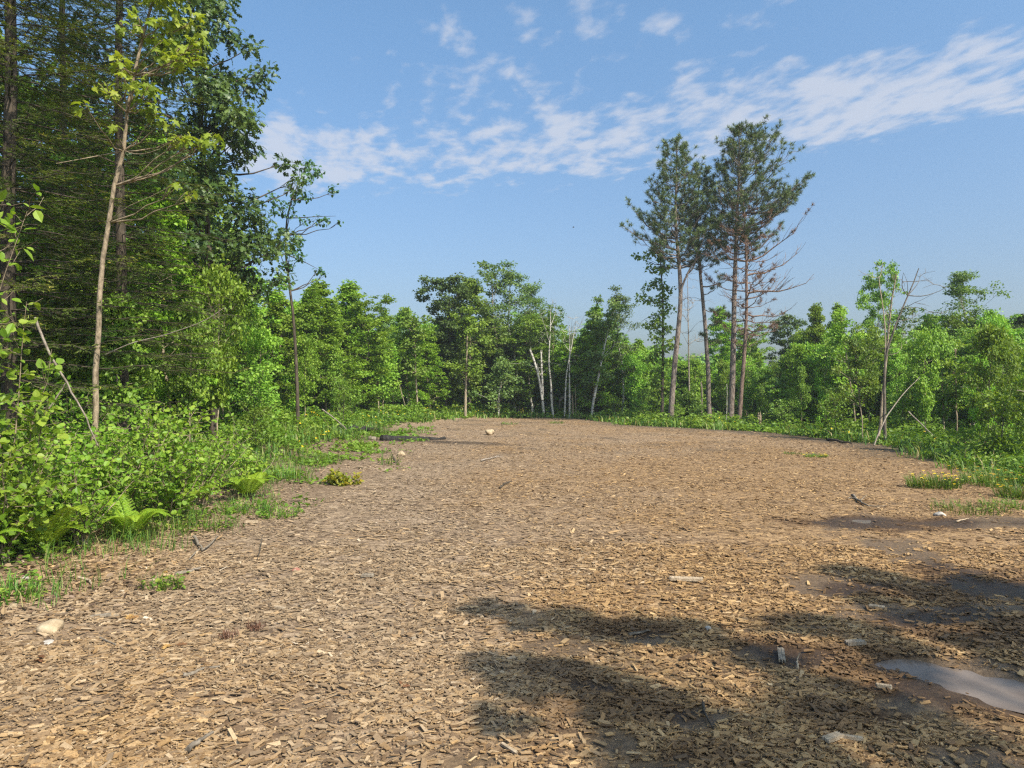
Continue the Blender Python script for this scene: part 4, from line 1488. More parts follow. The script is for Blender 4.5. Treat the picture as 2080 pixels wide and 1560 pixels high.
# trees behind the near left growth
for k, (px, d, H_, key, lab) in enumerate([(-60, 16, 9.0, 'mid0', 'green tree deep behind the fir at the margin'), (60, 19, 9.0, 'bright1', 'bright tree glimpsed between the fir boughs behind the tan sapling'),
                                            (170, 17, 7.5, 'mid2', 'green understory tree in the shade behind the tan sapling trunk'), (300, 21, 9.0, 'bright0', 'bright understory tree behind the second fir'),
                                            (395, 23, 8.5, 'mid1', 'shaded tree just behind the oak trunk'), (460, 24, 7.0, 'bright2', 'bright tree filling the space below the oak crown'),
                                            (235, 14.2, 5.2, 'bright1', 'fresh green young tree right of the tan sapling trunk, under the fir boughs'), (345, 15.5, 5.6, 'bright0', 'fresh green young tree left of the oak trunk'), (120, 12.5, 4.6, 'bright2', 'fresh green young tree between the big fir and the tan sapling trunk')]):
    x = (px - CX) / FPX * d
    place(key, 'understory_tree', lab, 'tree', x, d, H_, H_ * .2, k * 1.3)

# ------------------------------------------------------------------ the four tall pines
def build_pine(name, label, *a, bark='bark_pine', leafm='pine', **k):
    tr, cr, base, P, t = pine(name, label, *a, bark, leafm, **k)
    tg = thing(name, label, 'pine tree', base)
    return tg, tr, cr, base, P, t


def finish_pine(tg, tr, cr, bark, leafm):
    tr.build('trunk', M[bark], tg)
    if cr is not None:
        cr.build('crown', M[leafm], tg)


PD = push(1420, 33.5, .3)
tg, tr, cr, base, P, t = build_pine('pine_tree', 'tall living pine with a curved trunk and a stout side fork low on the stem', [(1361, 858), (1367, 780), (1377, 680), (1383, 585), (1376, 500), (1372, 440), (1374, 360), (1376, 284)],
                                    PD, .125, .55, ([0, .12, .35, .6, .85, 1], [1.2, 1.7, 1.65, 1.35, .9, .2]), 41, nwh=21, per=5, dens=.78,
                                    extra=[(.62, -1, .1, .32, 2.6, .8), (.60, -1, -.2, .25, 1.5, .3), (.66, -1, .2, .45, 2.2, .9), (.56, .9, .2, .2, 1.6, .4)])
for pts, r in (([(1381, 592), (1390, 566), (1402, 540), (1414, 526), (1428, 516), (1440, 500), (1448, 480)], .055), ([(1392, 560), (1406, 548), (1411, 520), (1420, 500), (1424, 480)], .042)):
    Q = np.array([np.array(up(px, py, PD)) for px, py in pts]) - np.array(base)
    Q[:, 1] += -.15 + np.linspace(0, -.5, len(Q))
    tube(tr, resample(Q, 12), np.linspace(r, .015, 12), 7)
rgp = np.random.default_rng(5)
TP = [np.array(up(px, py, PD)) - np.array(base) + rgp.normal(0, .12, 3) for px, py in [(1448, 478), (1440, 486), (1452, 490), (1430, 470), (1424, 478), (1416, 486), (1436, 500), (1460, 500), (1446, 510)] for _ in range(3)]
tufts(cr, TP, np.tile([(0.2, 0, .6)], (len(TP), 1)), rgp, .17, 16)
finish_pine(tg, tr, cr, 'bark_pine', 'pine')
tg, tr, cr, base, P, t = build_pine('pine_tree', 'tall living pine with a slanting bare trunk and small low tufts on one side', [(1441, 850), (1438, 760), (1430, 640), (1423, 560), (1417, 480), (1416, 420), (1424, 342)],
                                    PD + 1.2, .105, .60, ([0, .2, .5, .8, 1], [.9, 1.25, 1.25, .8, .2]), 42, nwh=16, per=5, dens=.8,
                                    extra=[(.40, 1, -.1, .1, .7, 1), (.46, 1, .2, -.1, .9, 1), (.52, 1, 0, .2, .8, .9), (.33, .8, -.5, .05, .6, 1), (.36, -.6, -.5, .1, .4, 1), (.55, 1, -.4, .15, 1.6, .5)])
finish_pine(tg, tr, cr, 'bark_pine', 'pine')
tg, tr, cr, base, P, t = build_pine('pine_tree', 'tallest living pine with the broadest crown and a thick straight trunk', [(1483, 868), (1489, 700), (1493, 560), (1497, 430), (1503, 330), (1500, 262)],
                                    PD - .4, .135, .56, ([0, .15, .3, .5, .72, .9, 1], [1.0, 1.9, 2.2, 1.9, 1.5, .85, .2]), 43, nwh=25, per=5, dens=.80, asym=.34,
                                    extra=[(.72, 1, -.2, .12, 3.1, 1), (.68, 1, .2, .18, 3.0, 1), (.66, 1, -.1, .28, 2.7, .9), (.50, -1, -.2, .1, .8, .9), (.38, -.8, -.4, .1, .6, 1)])
finish_pine(tg, tr, cr, 'bark_pine', 'pine')
tg, tr, cr, base, P, t = build_pine('pine_tree', 'dead reddish pine with bare spreading branches and rusty brown needles', [(1499, 866), (1510, 760), (1518, 640), (1518, 540), (1516, 460), (1511, 392)],
                                    PD - 1.2, .085, .36, ([0, .25, .55, .8, 1], [1.5, 1.9, 1.6, 1.1, .3]), 44, bark='bark_redpine', leafm='rust', nwh=17, per=4, dens=.20, el=(-14, 22), tuft=.14, curl0=.16,
                                    extra=[(.585, 1, -.1, .05, 3.1, .0), (.66, 1, .2, .35, 2.9, .06), (.72, 1, -.2, .5, 2.6, .1), (.50, 1, .1, -.02, 2.0, .1), (.42, 1, 0, -.05, 1.5, .1), (.72, -1, -.2, .1, 1.6, .5), (.63, -1, -.2, .1, 1.1, .5)])
finish_pine(tg, tr, cr, 'bark_redpine', 'rust')

# the column shaped leafy tree left of the pines
traced_tree('columnar_tree', 'column shaped dark leafy tree with ragged side boughs, left of the pines', 'tree', [(1344, 850), (1346, 760), (1347, 680), (1346, 600), (1342, 530), (1340, 485)], .08,
            [(1340, 492, .32), (1330, 512, .36), (1348, 520, .36), (1312, 522, .30, .8), (1294, 518, .22, .8), (1320, 545, .3), (1345, 550, .4), (1336, 575, .4), (1352, 590, .4), (1318, 580, .28, .7), (1306, 592, .2, .6),
             (1340, 612, .45), (1302, 604, .28, .9), (1318, 612, .3, .9), (1355, 630, .4), (1338, 645, .42), (1326, 658, .4), (1350, 668, .45), (1332, 684, .42), (1356, 700, .42), (1338, 715, .45), (1324, 728, .4),
             (1352, 740, .45), (1338, 760, .45), (1322, 775, .4), (1356, 785, .45), (1340, 805, .45)], 'clump', .15, M['bark_dark'], M['mid'], push(1344, 35.0, 1.6), 51, depth=.3, per=95,
            limbs=[([(1344, 636), (1322, 640), (1306, 652)], .03)])

# ------------------------------------------------------------------ the near left edge of the wood
traced_tree('aspen_tree', 'slender lone aspen with a bare dark stem and leaf clusters near its top', 'tree', [(606, 868), (603, 760), (598, 690), (592, 610), (584, 560), (577, 500), (578, 440), (590, 400), (606, 365), (620, 335)], .05,
            [(622, 330, .26), (606, 340, .24), (640, 345, .28), (655, 360, .24), (632, 372, .28), (610, 388, .26), (596, 392, .2), (565, 410, .22), (578, 425, .3), (556, 430, .2), (600, 440, .2, .8), (612, 428, .15), (640, 442, .22, .9), (655, 444, .2), (684, 446, .12, .7), (625, 452, .2),
             (570, 470, .28), (590, 480, .28), (560, 500, .3), (585, 510, .28), (605, 520, .28), (625, 532, .24), (640, 545, .2), (650, 549, .12), (565, 530, .25), (590, 540, .2), (548, 515, .18), (612, 500, .22)],
            'round', .085, M['bark_dark'], M['aspen'], 21.0, 52, depth=.5, per=120, droop=.7,
            limbs=[([(580, 455), (610, 445), (650, 445), (690, 447)], .02), ([(585, 530), (615, 530), (650, 549)], .02)])
rgo = np.random.default_rng(9)
oakc = [(405, -40, .7), (430, 10, .5), (400, 35, .55), (445, 35, .45), (470, 70, .4), (495, 75, .28), (455, 62, .4), (425, 85, .5), (452, 108, .42), (410, 120, .5), (380, 100, .6), (440, 128, .34), (390, 160, .55), (420, 190, .5), (450, 205, .45), (475, 200, .38), (430, 230, .5), (470, 235, .45), (500, 240, .42),
        (515, 262, .36), (530, 280, .3), (485, 270, .42), (545, 300, .28), (556, 318, .2), (505, 300, .36), (525, 312, .28), (470, 310, .32), (440, 265, .5), (395, 235, .55), (405, 290, .5), (365, 270, .5), (385, 330, .5), (425, 330, .45), (455, 345, .34),
        (350, 320, .5), (400, 365, .5), (440, 375, .5), (465, 385, .42), (485, 395, .36), (420, 410, .5), (455, 425, .5), (490, 430, .45), (520, 440, .38), (540, 455, .3), (510, 470, .42), (475, 465, .5), (440, 470, .5), (400, 440, .5), (360, 400, .5),
        (530, 500, .34), (500, 510, .42), (465, 515, .45), (430, 520, .5), (480, 545, .42), (520, 540, .34), (450, 560, .42), (505, 575, .32), (410, 560, .45), (470, 590, .35), (380, 500, .5), (345, 460, .5), (340, 180, .6), (320, 90, .7), (350, 20, .7), (300, 240, .6), (310, 380, .55), (320, 520, .5), (270, 300, .6), (250, 150, .7), (260, 440, .55)]
traced_tree('oak_tree', 'tall dark red oak with lobed leaves spreading into the sky above the aspen', 'tree', [(434, 880), (434, 780), (434, 680), (430, 580), (420, 450), (408, 320), (395, 150), (385, 0), (375, -150)], .095,
            [(c[0], c[1], c[2] * 1.08) for c in oakc], 'oak', .165, M['bark_dark'], M['oak'], 17.0, 53, depth=1.0, per=95, droop=.5)
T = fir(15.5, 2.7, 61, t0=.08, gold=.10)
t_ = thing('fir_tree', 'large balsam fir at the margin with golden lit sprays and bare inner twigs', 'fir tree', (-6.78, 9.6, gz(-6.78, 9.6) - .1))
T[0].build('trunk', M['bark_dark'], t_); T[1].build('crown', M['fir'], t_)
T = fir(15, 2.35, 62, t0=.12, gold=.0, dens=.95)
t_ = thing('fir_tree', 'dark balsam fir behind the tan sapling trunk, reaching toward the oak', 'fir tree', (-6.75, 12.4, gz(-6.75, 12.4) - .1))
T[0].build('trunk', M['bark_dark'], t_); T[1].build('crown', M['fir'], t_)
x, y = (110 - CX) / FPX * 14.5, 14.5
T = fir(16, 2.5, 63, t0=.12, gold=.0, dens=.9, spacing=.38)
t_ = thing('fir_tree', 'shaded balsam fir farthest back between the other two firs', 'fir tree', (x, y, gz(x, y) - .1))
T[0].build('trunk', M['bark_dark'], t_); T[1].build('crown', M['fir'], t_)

traced_tree('maple_sapling', 'tall thin maple sapling with a tan trunk leaning up to the top edge', 'tree', [(186, 1010), (188, 900), (186, 760), (190, 640), (198, 520), (212, 410), (232, 300), (250, 190), (272, 90), (300, 0), (322, -80)], .030,
            [(262, 150, .10), (282, 60, .10), (300, 60, .14), (330, 25, .2), (360, 15, .18), (320, 95, .16), (350, 70, .18), (378, 62, .14), (395, 75, .12), (372, 118, .16), (385, 100, .14), (338, 118, .10), (262, 138, .10), (285, 55, .13), (310, 62, .12),
             (258, 140, .09), (268, 160, .10), (290, 165, .13), (305, 178, .12), (278, 172, .12), (300, 195, .12), (262, 186, .1), (250, 205, .1), (240, 204, .09), (298, 215, .12), (305, 228, .11), (335, 245, .12), (350, 262, .12), (365, 285, .11), (388, 287, .11),
             (418, 268, .12), (402, 280, .1), (222, 250, .08), (240, 258, .07), (360, 380, .09), (378, 392, .09), (270, 30, .1), (250, 55, .1), (320, 0, .2), (350, -30, .25), (300, -40, .25)],
            'maple', .105, M['bark_tan'], M['young'], 8.6, 54, depth=.22, per=150, rtop=.011, droop=.6,
            limbs=[([(236, 315), (290, 320), (340, 315), (385, 292)], .006, 8.3), ([(262, 140), (300, 120), (345, 95)], .007, 8.4), ([(228, 320), (190, 330), (150, 350)], .008), ([(205, 420), (260, 425), (330, 405), (372, 390)], .006, 8.3), ([(222, 360), (180, 365)], .006)])

# young aspen with round leaves at the margin
def leafy_stems(name, label, cat, x, y, stems, leaf, lsize, leafm, bark, seed, per_m=34, spread=.12, side=True, droop=.5, r=.010, group=None, rz=0.0):
    """several thin stems with short side twigs, leaves set along them"""
    rg = np.random.default_rng(seed)
    tr, cr = MB(), MB()
    P, D, Nn, A = [], [], [], []
    for (dx, dy, h) in stems:
        n = 7
        s = np.linspace(0, 1, n)
        Q = np.stack([dx * s ** 1.3 + rg.normal(0, .02, n), dy * s ** 1.3 + rg.normal(0, .02, n), h * s], -1)
        Q[0] = (rg.normal(0, .05), rg.normal(0, .05), -.05)
        tube(tr, Q, np.linspace(r, .002, n), 5)
        segs = [(Q[i], Q[i + 1]) for i in range(1, n - 1)]
        if side:
            for _ in range(int(h * 9) + 3):
                i = rg.integers(1, n - 1)
                o = Q[i] + (Q[i + 1 if i + 1 < n else i] - Q[i]) * rg.random()
                dv = unit(np.array([rg.normal(), rg.normal(), rg.uniform(-.1, .9)]))
                L = rg.uniform(.12, .38) * min(1, h)
                e = o + dv * L
                tube(tr, curve(o, e, 4, -.05 * L, .03), np.linspace(.004, .0015, 4), 3)
                segs.append((o + (e - o) * .25, e))
        c = rg.random()
        for a, b in segs:
            m = max(2, int(np.linalg.norm(b - a) * per_m))
            u = rg.random((m, 1))
            P.append(a + (b - a) * u + rg.normal(0, .012, (m, 3)))
            dv = (b - a) * .4 / (np.linalg.norm(b - a) + 1e-6) + rg.normal(0, .7, (m, 3))
            dv[:, 2] -= droop * .5
            D.append(dv)
            nn = rg.normal(0, .5, (m, 3)); nn[:, 2] += .9; nn[:, 1] -= .25; nn[:, 0] += .15
            Nn.append(nn)
            A.append(np.clip(c * .4 + rg.random(m) * .6, 0, 1))
    P, D, Nn, A = map(np.concatenate, (P, D, Nn, A))
    P = P + unit(D) * .02
    leaves(cr, leaf, P, D, unit(Nn), lsize * rg.uniform(.35, 1.3, len(P)), A)
    t_ = thing(name, label, cat, (x, y, gz(x, y)), rz, group)
    tr.build('stem', M[bark], t_)
    cr.build('foliage', M[leafm], t_)
    return t_


rgs = np.random.default_rng(14)


def stems_for(n, h, w):
    return [(rgs.normal(0, w), rgs.normal(0, w), h * rgs.uniform(.65, 1.1)) for _ in range(n)]


leafy_stems('aspen_sapling', 'young aspen with large round yellow green leaves in front of the big fir', 'sapling', -4.75, 6.7, [(.15, 0, 2.35), (-.25, .1, 2.0), (.35, .1, 1.9), (-.05, -.2, 1.7), (.5, -.1, 1.5)], 'round', .075, 'shrub', 'bark_tan', 71, 26)
leafy_stems('cherry_sapling', 'sapling with pointed leaves reaching in at the left margin above the aspen', 'sapling', -4.55, 5.7, [(.55, .1, 3.0), (.35, 0, 2.6), (.2, .2, 3.1)], 'oval', .10, 'shrub', 'bark_tan', 72, 13)

SHRUBS = [(-4.95, 6.1, 1.1, 'round', 'leafy aspen shrub at the margin, nearest of the bank'), (-4.55, 6.35, .95, 'round', 'round leaved shrub at the front of the bank, above its dark overhang'), (-5.3, 6.9, 1.2, 'oval', 'tall oval leaved shrub behind the first ferns'),
          (-4.75, 7.3, 1.0, 'round', 'shrub with pale round leaves beside the foot of the tan sapling trunk'), (-4.35, 7.15, .75, 'oval', 'low oval leaved shrub on the front slope below the tan sapling'), (-5.0, 8.1, 1.1, 'round', 'leafy shrub just past the tan sapling trunk'),
          (-4.55, 8.4, 1.0, 'oval', 'bright bushy shrub in the middle of the bank, above the grass tuft'), (-4.15, 8.6, .85, 'round', 'round leaved shrub jutting out over the grassy slope'), (-4.75, 9.4, 1.35, 'round', 'tallest shrub of the bank, its top leaf clear against the dark wood'),
          (-4.3, 9.9, 1.0, 'oval', 'bushy shrub at the far end of the bright bank'), (-4.7, 10.9, 1.0, 'oval', 'darker shrub where the bank meets the shaded wood'), (-4.1, 11.2, .7, 'round', 'low shrub beside the fern at the far end of the bank'),
          (-5.6, 8.8, 1.3, 'oval', 'shaded shrub behind the tan sapling trunk'), (-5.5, 10.6, 1.2, 'round', 'shaded shrub under the dark fir'), (-5.7, 5.7, 1.3, 'oval', 'shrub half out of view at the very margin')]
for k, (x, y, h, lf, lab) in enumerate(SHRUBS):
    leafy_stems('shrub', lab, 'shrub', x, y, stems_for(12, h, .34), lf, .055 if lf == 'round' else .06, 'shrub', 'bark_tan', 200 + k, 44)


def fern(name, label, x, y, seed, n=9, L=.7, up_=.9):
    rg = np.random.default_rng(seed)
    st, fr = MB(), MB()
    for k in range(n):
        az = k * 6.283 / n + rg.normal(0, .2)
        h = np.array([math.cos(az), math.sin(az), 0])
        l = L * rg.uniform(.75, 1.15)
        m = 22
        s = np.linspace(0, 1, m)
        u = up_ * rg.uniform(.8, 1.1)
        Q = h * (l * (.85 * s))[:, None]
        Q[:, 2] = l * (u * np.sin(s * 2.1) * .75)
        tube(st, Q, np.linspace(.004, .0012, m), 4)
        side = np.cross(h, (0, 0, 1))
        tang = unit(np.gradient(Q, axis=0))
        P, D, Nn, Sz, A = [], [], [], [], []
        c = rg.random()
        for i in range(4, m):
            w = l * .30 * math.sin(math.pi * min(1, (s[i] - .1) * .95 + .12)) ** .8 * (1 - .55 * s[i])
            for sg in (-1, 1):
                d = unit(side * sg + tang[i] * .35)
                nrm = np.cross(side, tang[i]) * -1
                if nrm[2] < 0:
                    nrm = -nrm
                q = 9
                for j in range(q):                          # leaflets of one pinna
                    f = (j + .5) / q
                    for s2 in (-1, 1):
                        P.append(Q[i] + d * w * f)
                        D.append(d * .75 + tang[i] * s2 * .8)
                        Nn.append(nrm + rg.normal(0, .12, 3))
                        Sz.append(max(.012, w * .22 * (1 - f * .75)))
                        A.append(min(1, .3 * c + .35 + .35 * rg.random()))
        leaves(fr, 'diamond', P, D, unit(np.array(Nn)), np.array(Sz) * 1.25, np.array(A))
    t_ = thing(name, label, 'fern', (x, y, gz(x, y) - .01), rg.uniform(0, 6))
    st.build('stem', M['shrub'], t_)
    fr.build('frond', M['fern'], t_)


for k, (x, y, L, lab) in enumerate([(-4.45, 6.75, .80, 'bright fern with tall upright fronds in front of the tan sapling trunk'), (-5.0, 6.55, .75, 'yellow green fern near the margin between the round leaved shrubs'), (-4.15, 7.75, .7, 'fern arching over the front slope of the bank'),
                                    (-3.95, 10.6, .7, 'fern at the far end of the bank reaching out over the bare soil'), (-4.6, 5.95, .6, 'low fern at the bottom of the bank by the margin'), (-4.25, 9.1, .65, 'fern tucked among the bushy shrubs of the bank'), (-5.2, 7.6, .85, 'fern rising behind the shrubs beside the leaning dead stick')]):
    fern('fern', lab, x, y, 300 + k, 9 + k % 3, L * .8)


def stick(name, label, pts, r, mat, cat='stick', forks=(), k=6, seed=1, lift=0.0, cap=True):
    rg = np.random.default_rng(seed)
    P = resample(pts, max(6, len(pts) * 3))
    c = P.mean(0)
    mb = MB()
    w = rg.normal(0, .25 * r, P.shape)
    tube(mb, P - c + w, np.linspace(r, r * .45, len(P)), k, cap=cap, rough=.15)
    for f in forks:
        Q = resample(f[0], 6)
        tube(mb, Q - c, np.linspace(f[1], f[1] * .4, 6), 5, cap=cap, rough=.1)
    o = mb.build(name, M[mat])
    o.location = Vector(c) + Vector((0, 0, lift))
    return tag(o, label, cat)


def lying(pxs, z=.02):
    return [tuple(at(*p) + Vector((0, 0, z))) for p in pxs]


stick('dead_branch', 'pale dead stick leaning up out of the shrubs across the young aspen', [tuple(up(62, 880, 6.9)), tuple(up(100, 830, 6.9)), tuple(up(135, 778, 6.9))], .011, 'twig', 'stick')
stick('dead_branch', 'long grey dead stem slanting from the aspen leaves down to the tan sapling', [tuple(up(70, 645, 7.2)), tuple(up(100, 720, 7.3)), tuple(up(138, 780, 7.4)), tuple(up(170, 840, 7.5)), tuple(up(200, 905, 7.6))], .014, 'twig', 'stick')
stick('dead_branch', 'thin bare branch arching through the fir boughs past the tan trunk', [tuple(up(215, 720, 8.7)), tuple(up(270, 695, 8.6)), tuple(up(340, 680, 8.5)), tuple(up(420, 650, 8.4)), tuple(up(455, 625, 8.4))], .008, 'twig', 'stick')

# ------------------------------------------------------------------ grass, weeds and low growth along the edges (uncountable)
def build_grass():
    rg = np.random.default_rng(8)
    mb = MB()

    def blades(x, y, h, wd, a):
        n = len(x)
        az = rg.uniform(0, 6.28, n)
        lean = rg.uniform(.2, 1.25, n)
        D = np.stack([np.cos(az), np.sin(az), np.zeros(n)], -1)
        S = np.stack([-np.sin(az), np.cos(az), np.zeros(n)], -1)
        z = ground(x, y)
        B = np.stack([x, y, z - .01], -1)
        p1 = B + np.stack([0 * x, 0 * x, h * .55], -1) + D * (h * lean * .25)[:, None]
        p2 = B + np.stack([0 * x, 0 * x, h * (1 - .25 * lean)], -1) + D * (h * lean * .8)[:, None]
        w = wd[:, None] * S
        V = np.stack([B - w, B + w, p1 + w * .8, p1 - w * .8, p2 + w * .12, p2 - w * .12], 1)
        T = np.array([(0, 1, 2, 3), (3, 2, 4, 5)])
        F = (T[None] + (np.arange(n) * 6)[:, None, None]).reshape(-1, 4)
        mb.add(V.reshape(-1, 3), F, np.repeat(a, 6), 0)
    # far edge meadow strip and right-hand side
    n = 120000
    y = rg.uniform(9, 49, n)
    x = rg.uniform(-.85, .85, n) * y
    sd = edge_dist(x, y)
    nz = fbm(x, y, .9, 51, 3)
    left = x < -.28 * y
    den = sstep(sd + (nz - .5) * 1.5, .0, .7) * (1 - sstep(sd, 3.0, 5.5)) * sstep(nz, .25, .5)
    den = np.where(left & (y < 22), den * .5, den)
    keep = rg.random(n) < den
    x, y = x[keep], y[keep]
    n = len(x)
    blades(x, y, rg.uniform(.15, .5, n), .006 + .0006 * y, rg.random(n))
    # near left verge: sparse fine grass
    n = 26000
    y = rg.uniform(5, 16, n)
    x = rg.uniform(-7, -1.5, n)
    sd = edge_dist(x, y)
    nz = fbm(x, y, 1.6, 52, 3)
    keep = rg.random(n) < sstep(sd + (nz - .5) * 3.2, -.5, .9) * sstep(nz, .42, .62)
    x, y = x[keep], y[keep]
    n = len(x)
    blades(x, y, rg.uniform(.06, .30, n), np.full(n, .0035), rg.random(n))
    o = mb.build('grass', M['grass'])
    tag(o, 'green and straw coloured grass fringing the clearing', 'grass', kind='stuff')


build_grass()


def build_weeds():
    rg = np.random.default_rng(18)
    mb = MB()
    n = 130000
    y = rg.uniform(5.2, 48, n)
    x = rg.uniform(-.85, .85, n) * y + rg.uniform(-1, 1, n)
    sd = edge_dist(x, y)
    nz = fbm(x, y, .8, 61, 3)
    den = sstep(sd + (nz - .5) * 1.3, .25, 1.3) * (1 - .75 * sstep(sd, 5, 12))
    den = np.maximum(den, bank_mask(x, y, sd) * (sd < .5) * sstep(vnoise(x, y, 1.7, 93), .52, .72) * .55)
    keep = rg.random(n) < den * sstep(nz, .2, .5)
    x, y, sd, nz = x[keep], y[keep], sd[keep], nz[keep]
    # each plant: a short stem of several leaves
    m = len(x)
    k = 5
    hmax = (.06 + .95 * np.clip(vnoise(x, y, 1.1, 91) - .25, 0, 1) * (.4 + nz)) * sstep(sd, -.2, 2.0) + .08
    P = np.repeat(np.stack([x, y, ground(x, y)], -1), k, 0)
    u = rg.random(m * k)
    P[:, 2] += np.repeat(hmax, k) * (.15 + .9 * u)
    P[:, :2] += rg.normal(0, .07, (m * k, 2))
    D = rg.normal(0, 1, (m * k, 3)); D[:, 2] *= .4
    Nn = rg.normal(0, .5, (m * k, 3)); Nn[:, 2] += 1
    sz = np.repeat(.03 + .0024 * y, k) * rg.uniform(.7, 1.5, m * k)
    a = np.clip(np.repeat(vnoise(x, y, .7, 70), k) * .5 + rg.random(m * k) * .5, 0, 1)
    leaves(mb, 'diamond', P, D, unit(Nn), sz * 1.3, a)
    # little yellow flowers scattered in the strip at the head of the clearing and on the far right
    n = 5200
    y = rg.uniform(16, 46, n)
    x = rg.uniform(-.3, .85, n) * y
    sd = edge_dist(x, y)
    nz = fbm(x, y, .45, 81, 2)
    keep = (sd > .1) & (sd < 3.5) & (rg.random(n) < sstep(nz, .45, .7) * np.where(x / y < .08, 1, .3))
    x, y = x[keep], y[keep]
    P = np.stack([x, y, ground(x, y) + rg.uniform(.2, .5, len(x))], -1)
    for q in range(2):
        D = rg.normal(0, 1, (len(x), 3)); D[:, 2] *= .3
        leaves(mb, 'diamond', P, D, unit(np.array([(0, -.5, 1)]) + rg.normal(0, .3, (len(x), 3))), .055, rg.random(len(x)), 1)
    o = mb.build('undergrowth', [M['weed'], M['petal']])
    tag(o, 'low weeds and leafy ground cover around the clearing with tiny yellow flowers', 'undergrowth', kind='stuff')


build_weeds()


def build_litter():
    rg = np.random.default_rng(28)
    mb = MB()
    n = 60000
    y = rg.uniform(5, 26, n)
    x = rg.uniform(-.8, .1, n) * y
    sd = edge_dist(x, y)
    nz = fbm(x, y, 1.3, 95, 3)
    keep = rg.random(n) < (sstep(sd + (nz - .5) * 1.5, -1.4, .2) * (1 - sstep(sd, 1.5, 3.5)) * .5)
    x, y = x[keep], y[keep]
    n = len(x)
    P = np.stack([x, y, ground(x, y) + .008 + rg.random(n) * .012], -1)
    D = rg.normal(0, 1, (n, 3)); D[:, 2] *= .25
    Nn = rg.normal(0, .4, (n, 3)); Nn[:, 2] += 1
    leaves(mb, 'oval', P, D, unit(Nn), rg.uniform(.025, .075, n), rg.random(n) ** 1.4)
    o = mb.build('leaf_litter', M['litter'])
    tag(o, 'brown dead leaves lying on the bank at the edge of the wood', 'leaf litter', kind='stuff')


build_litter()


def tuft_plant(name, label, cat, p, rad, h, n, mat='grass', seed=1, flowers=0, wd=.004, leafs=0, leafm='weed', lsz=.04):
    """a clump of blades, with flower heads or broad leaves where it has them"""
    rg = np.random.default_rng(seed)
    x, y = p
    z0 = gz(x, y)
    mb = MB()
    az, q = rg.uniform(0, 6.28, n), np.sqrt(rg.random(n)) * rad
    bx, by = np.cos(az) * q, np.sin(az) * q * .8
    bz = ground(x + bx, y + by) - z0 - .01
    hh = h * rg.uniform(.45, 1.1, n)
    a2 = az + rg.normal(0, .8, n)
    D = np.stack([np.cos(a2), np.sin(a2), 0 * az], -1)
    S = np.stack([-np.sin(a2), np.cos(a2), 0 * az], -1) * wd
    B = np.stack([bx, by, bz], -1)
    le = rg.uniform(.2, 1.2, n)
    up1 = np.stack([0 * az, 0 * az, hh * .55], -1)
    up2 = np.stack([0 * az, 0 * az, hh], -1)
    p1, p2 = B + up1 + D * (hh * le * .25)[:, None], B + up2 + D * (hh * le * .8)[:, None]
    V = np.stack([B - S, B + S, p1 + S * .8, p1 - S * .8, p2 + S * .1, p2 - S * .1], 1)
    F = (np.array([(0, 1, 2, 3), (3, 2, 4, 5)])[None] + (np.arange(n) * 6)[:, None, None]).reshape(-1, 4)
    mb.add(V.reshape(-1, 3), F, np.repeat(rg.random(n), 6))
    if leafs:
        i = rg.integers(0, n, leafs)
        u = rg.random((leafs, 1))
        P = B[i] + (p2[i] - B[i]) * u
        Dv = rg.normal(0, 1, (leafs, 3)); Dv[:, 2] *= .4
        Nn = rg.normal(0, .4, (leafs, 3)); Nn[:, 2] += 1
        leaves(mb, 'oval', P, Dv, unit(Nn), lsz * rg.uniform(.6, 1.2, leafs), rg.random(leafs), 1)
    if not flowers:
        o = mb.build(name, [M[mat], M[leafm]])
        o.location = (x, y, z0)
        return tag(o, label, cat)
    t_ = thing(name, label, cat, (x, y, z0))
    mb.build('foliage', [M[mat], M[leafm]], t_)
    fl = MB()
    i = rg.choice(n, flowers, replace=False)
    for k in range(6):
        aa = k * 1.047 + rg.normal(0, .1, flowers)
        leaves(fl, 'diamond', p2[i], np.stack([np.cos(aa), np.sin(aa), .15 + 0 * aa], -1), np.tile([(0., -.35, 1.)], (flowers, 1)), .028, rg.random(flowers))
    fo = fl.build('flower', M['petal'], t_)
    fo['kind'] = 'stuff'
    return t_


def gp(px, py):
    v = at(px, py)
    return (v.x, v.y)


tuft_plant('weed_clump', 'green weed clump with yellow flowers standing alone on the chips by the right edge', 'weed clump', gp(1897, 990), .42, .24, 420, 'grass', 1, 26, .006, 260)
tuft_plant('weed_clump', 'wide weed clump with many yellow flowers at the right margin', 'weed clump', gp(2035, 985), .65, .28, 560, 'grass', 2, 40, .006, 420)
tuft_plant('weed_clump', 'flowering weed clump just below the wide one at the margin', 'weed clump', gp(2075, 1010), .4, .25, 320, 'grass', 3, 14, .006, 200)
tuft_plant('weed_clump', 'thin flowerless weed patch near the white stone', 'weed clump', gp(1970, 1038), .5, .14, 260, 'grass', 4, 0, .004, 160)
tuft_plant('weed_clump', 'sparse weeds by the margin beyond the trodden soil', 'weed clump', gp(2060, 1030), .45, .13, 220, 'grass', 5, 0, .004, 140)
tuft_plant('weed_clump', 'small flat weed with yellow flowers alone in the far chips', 'weed clump', gp(1655, 928), .32, .10, 150, 'grass', 6, 12, .006, 120)
tuft_plant('weed_clump', 'fine pale weed patch left of the small flat weed', 'weed clump', gp(1610, 922), .25, .08, 90, 'grass', 16, 0, .005, 60)
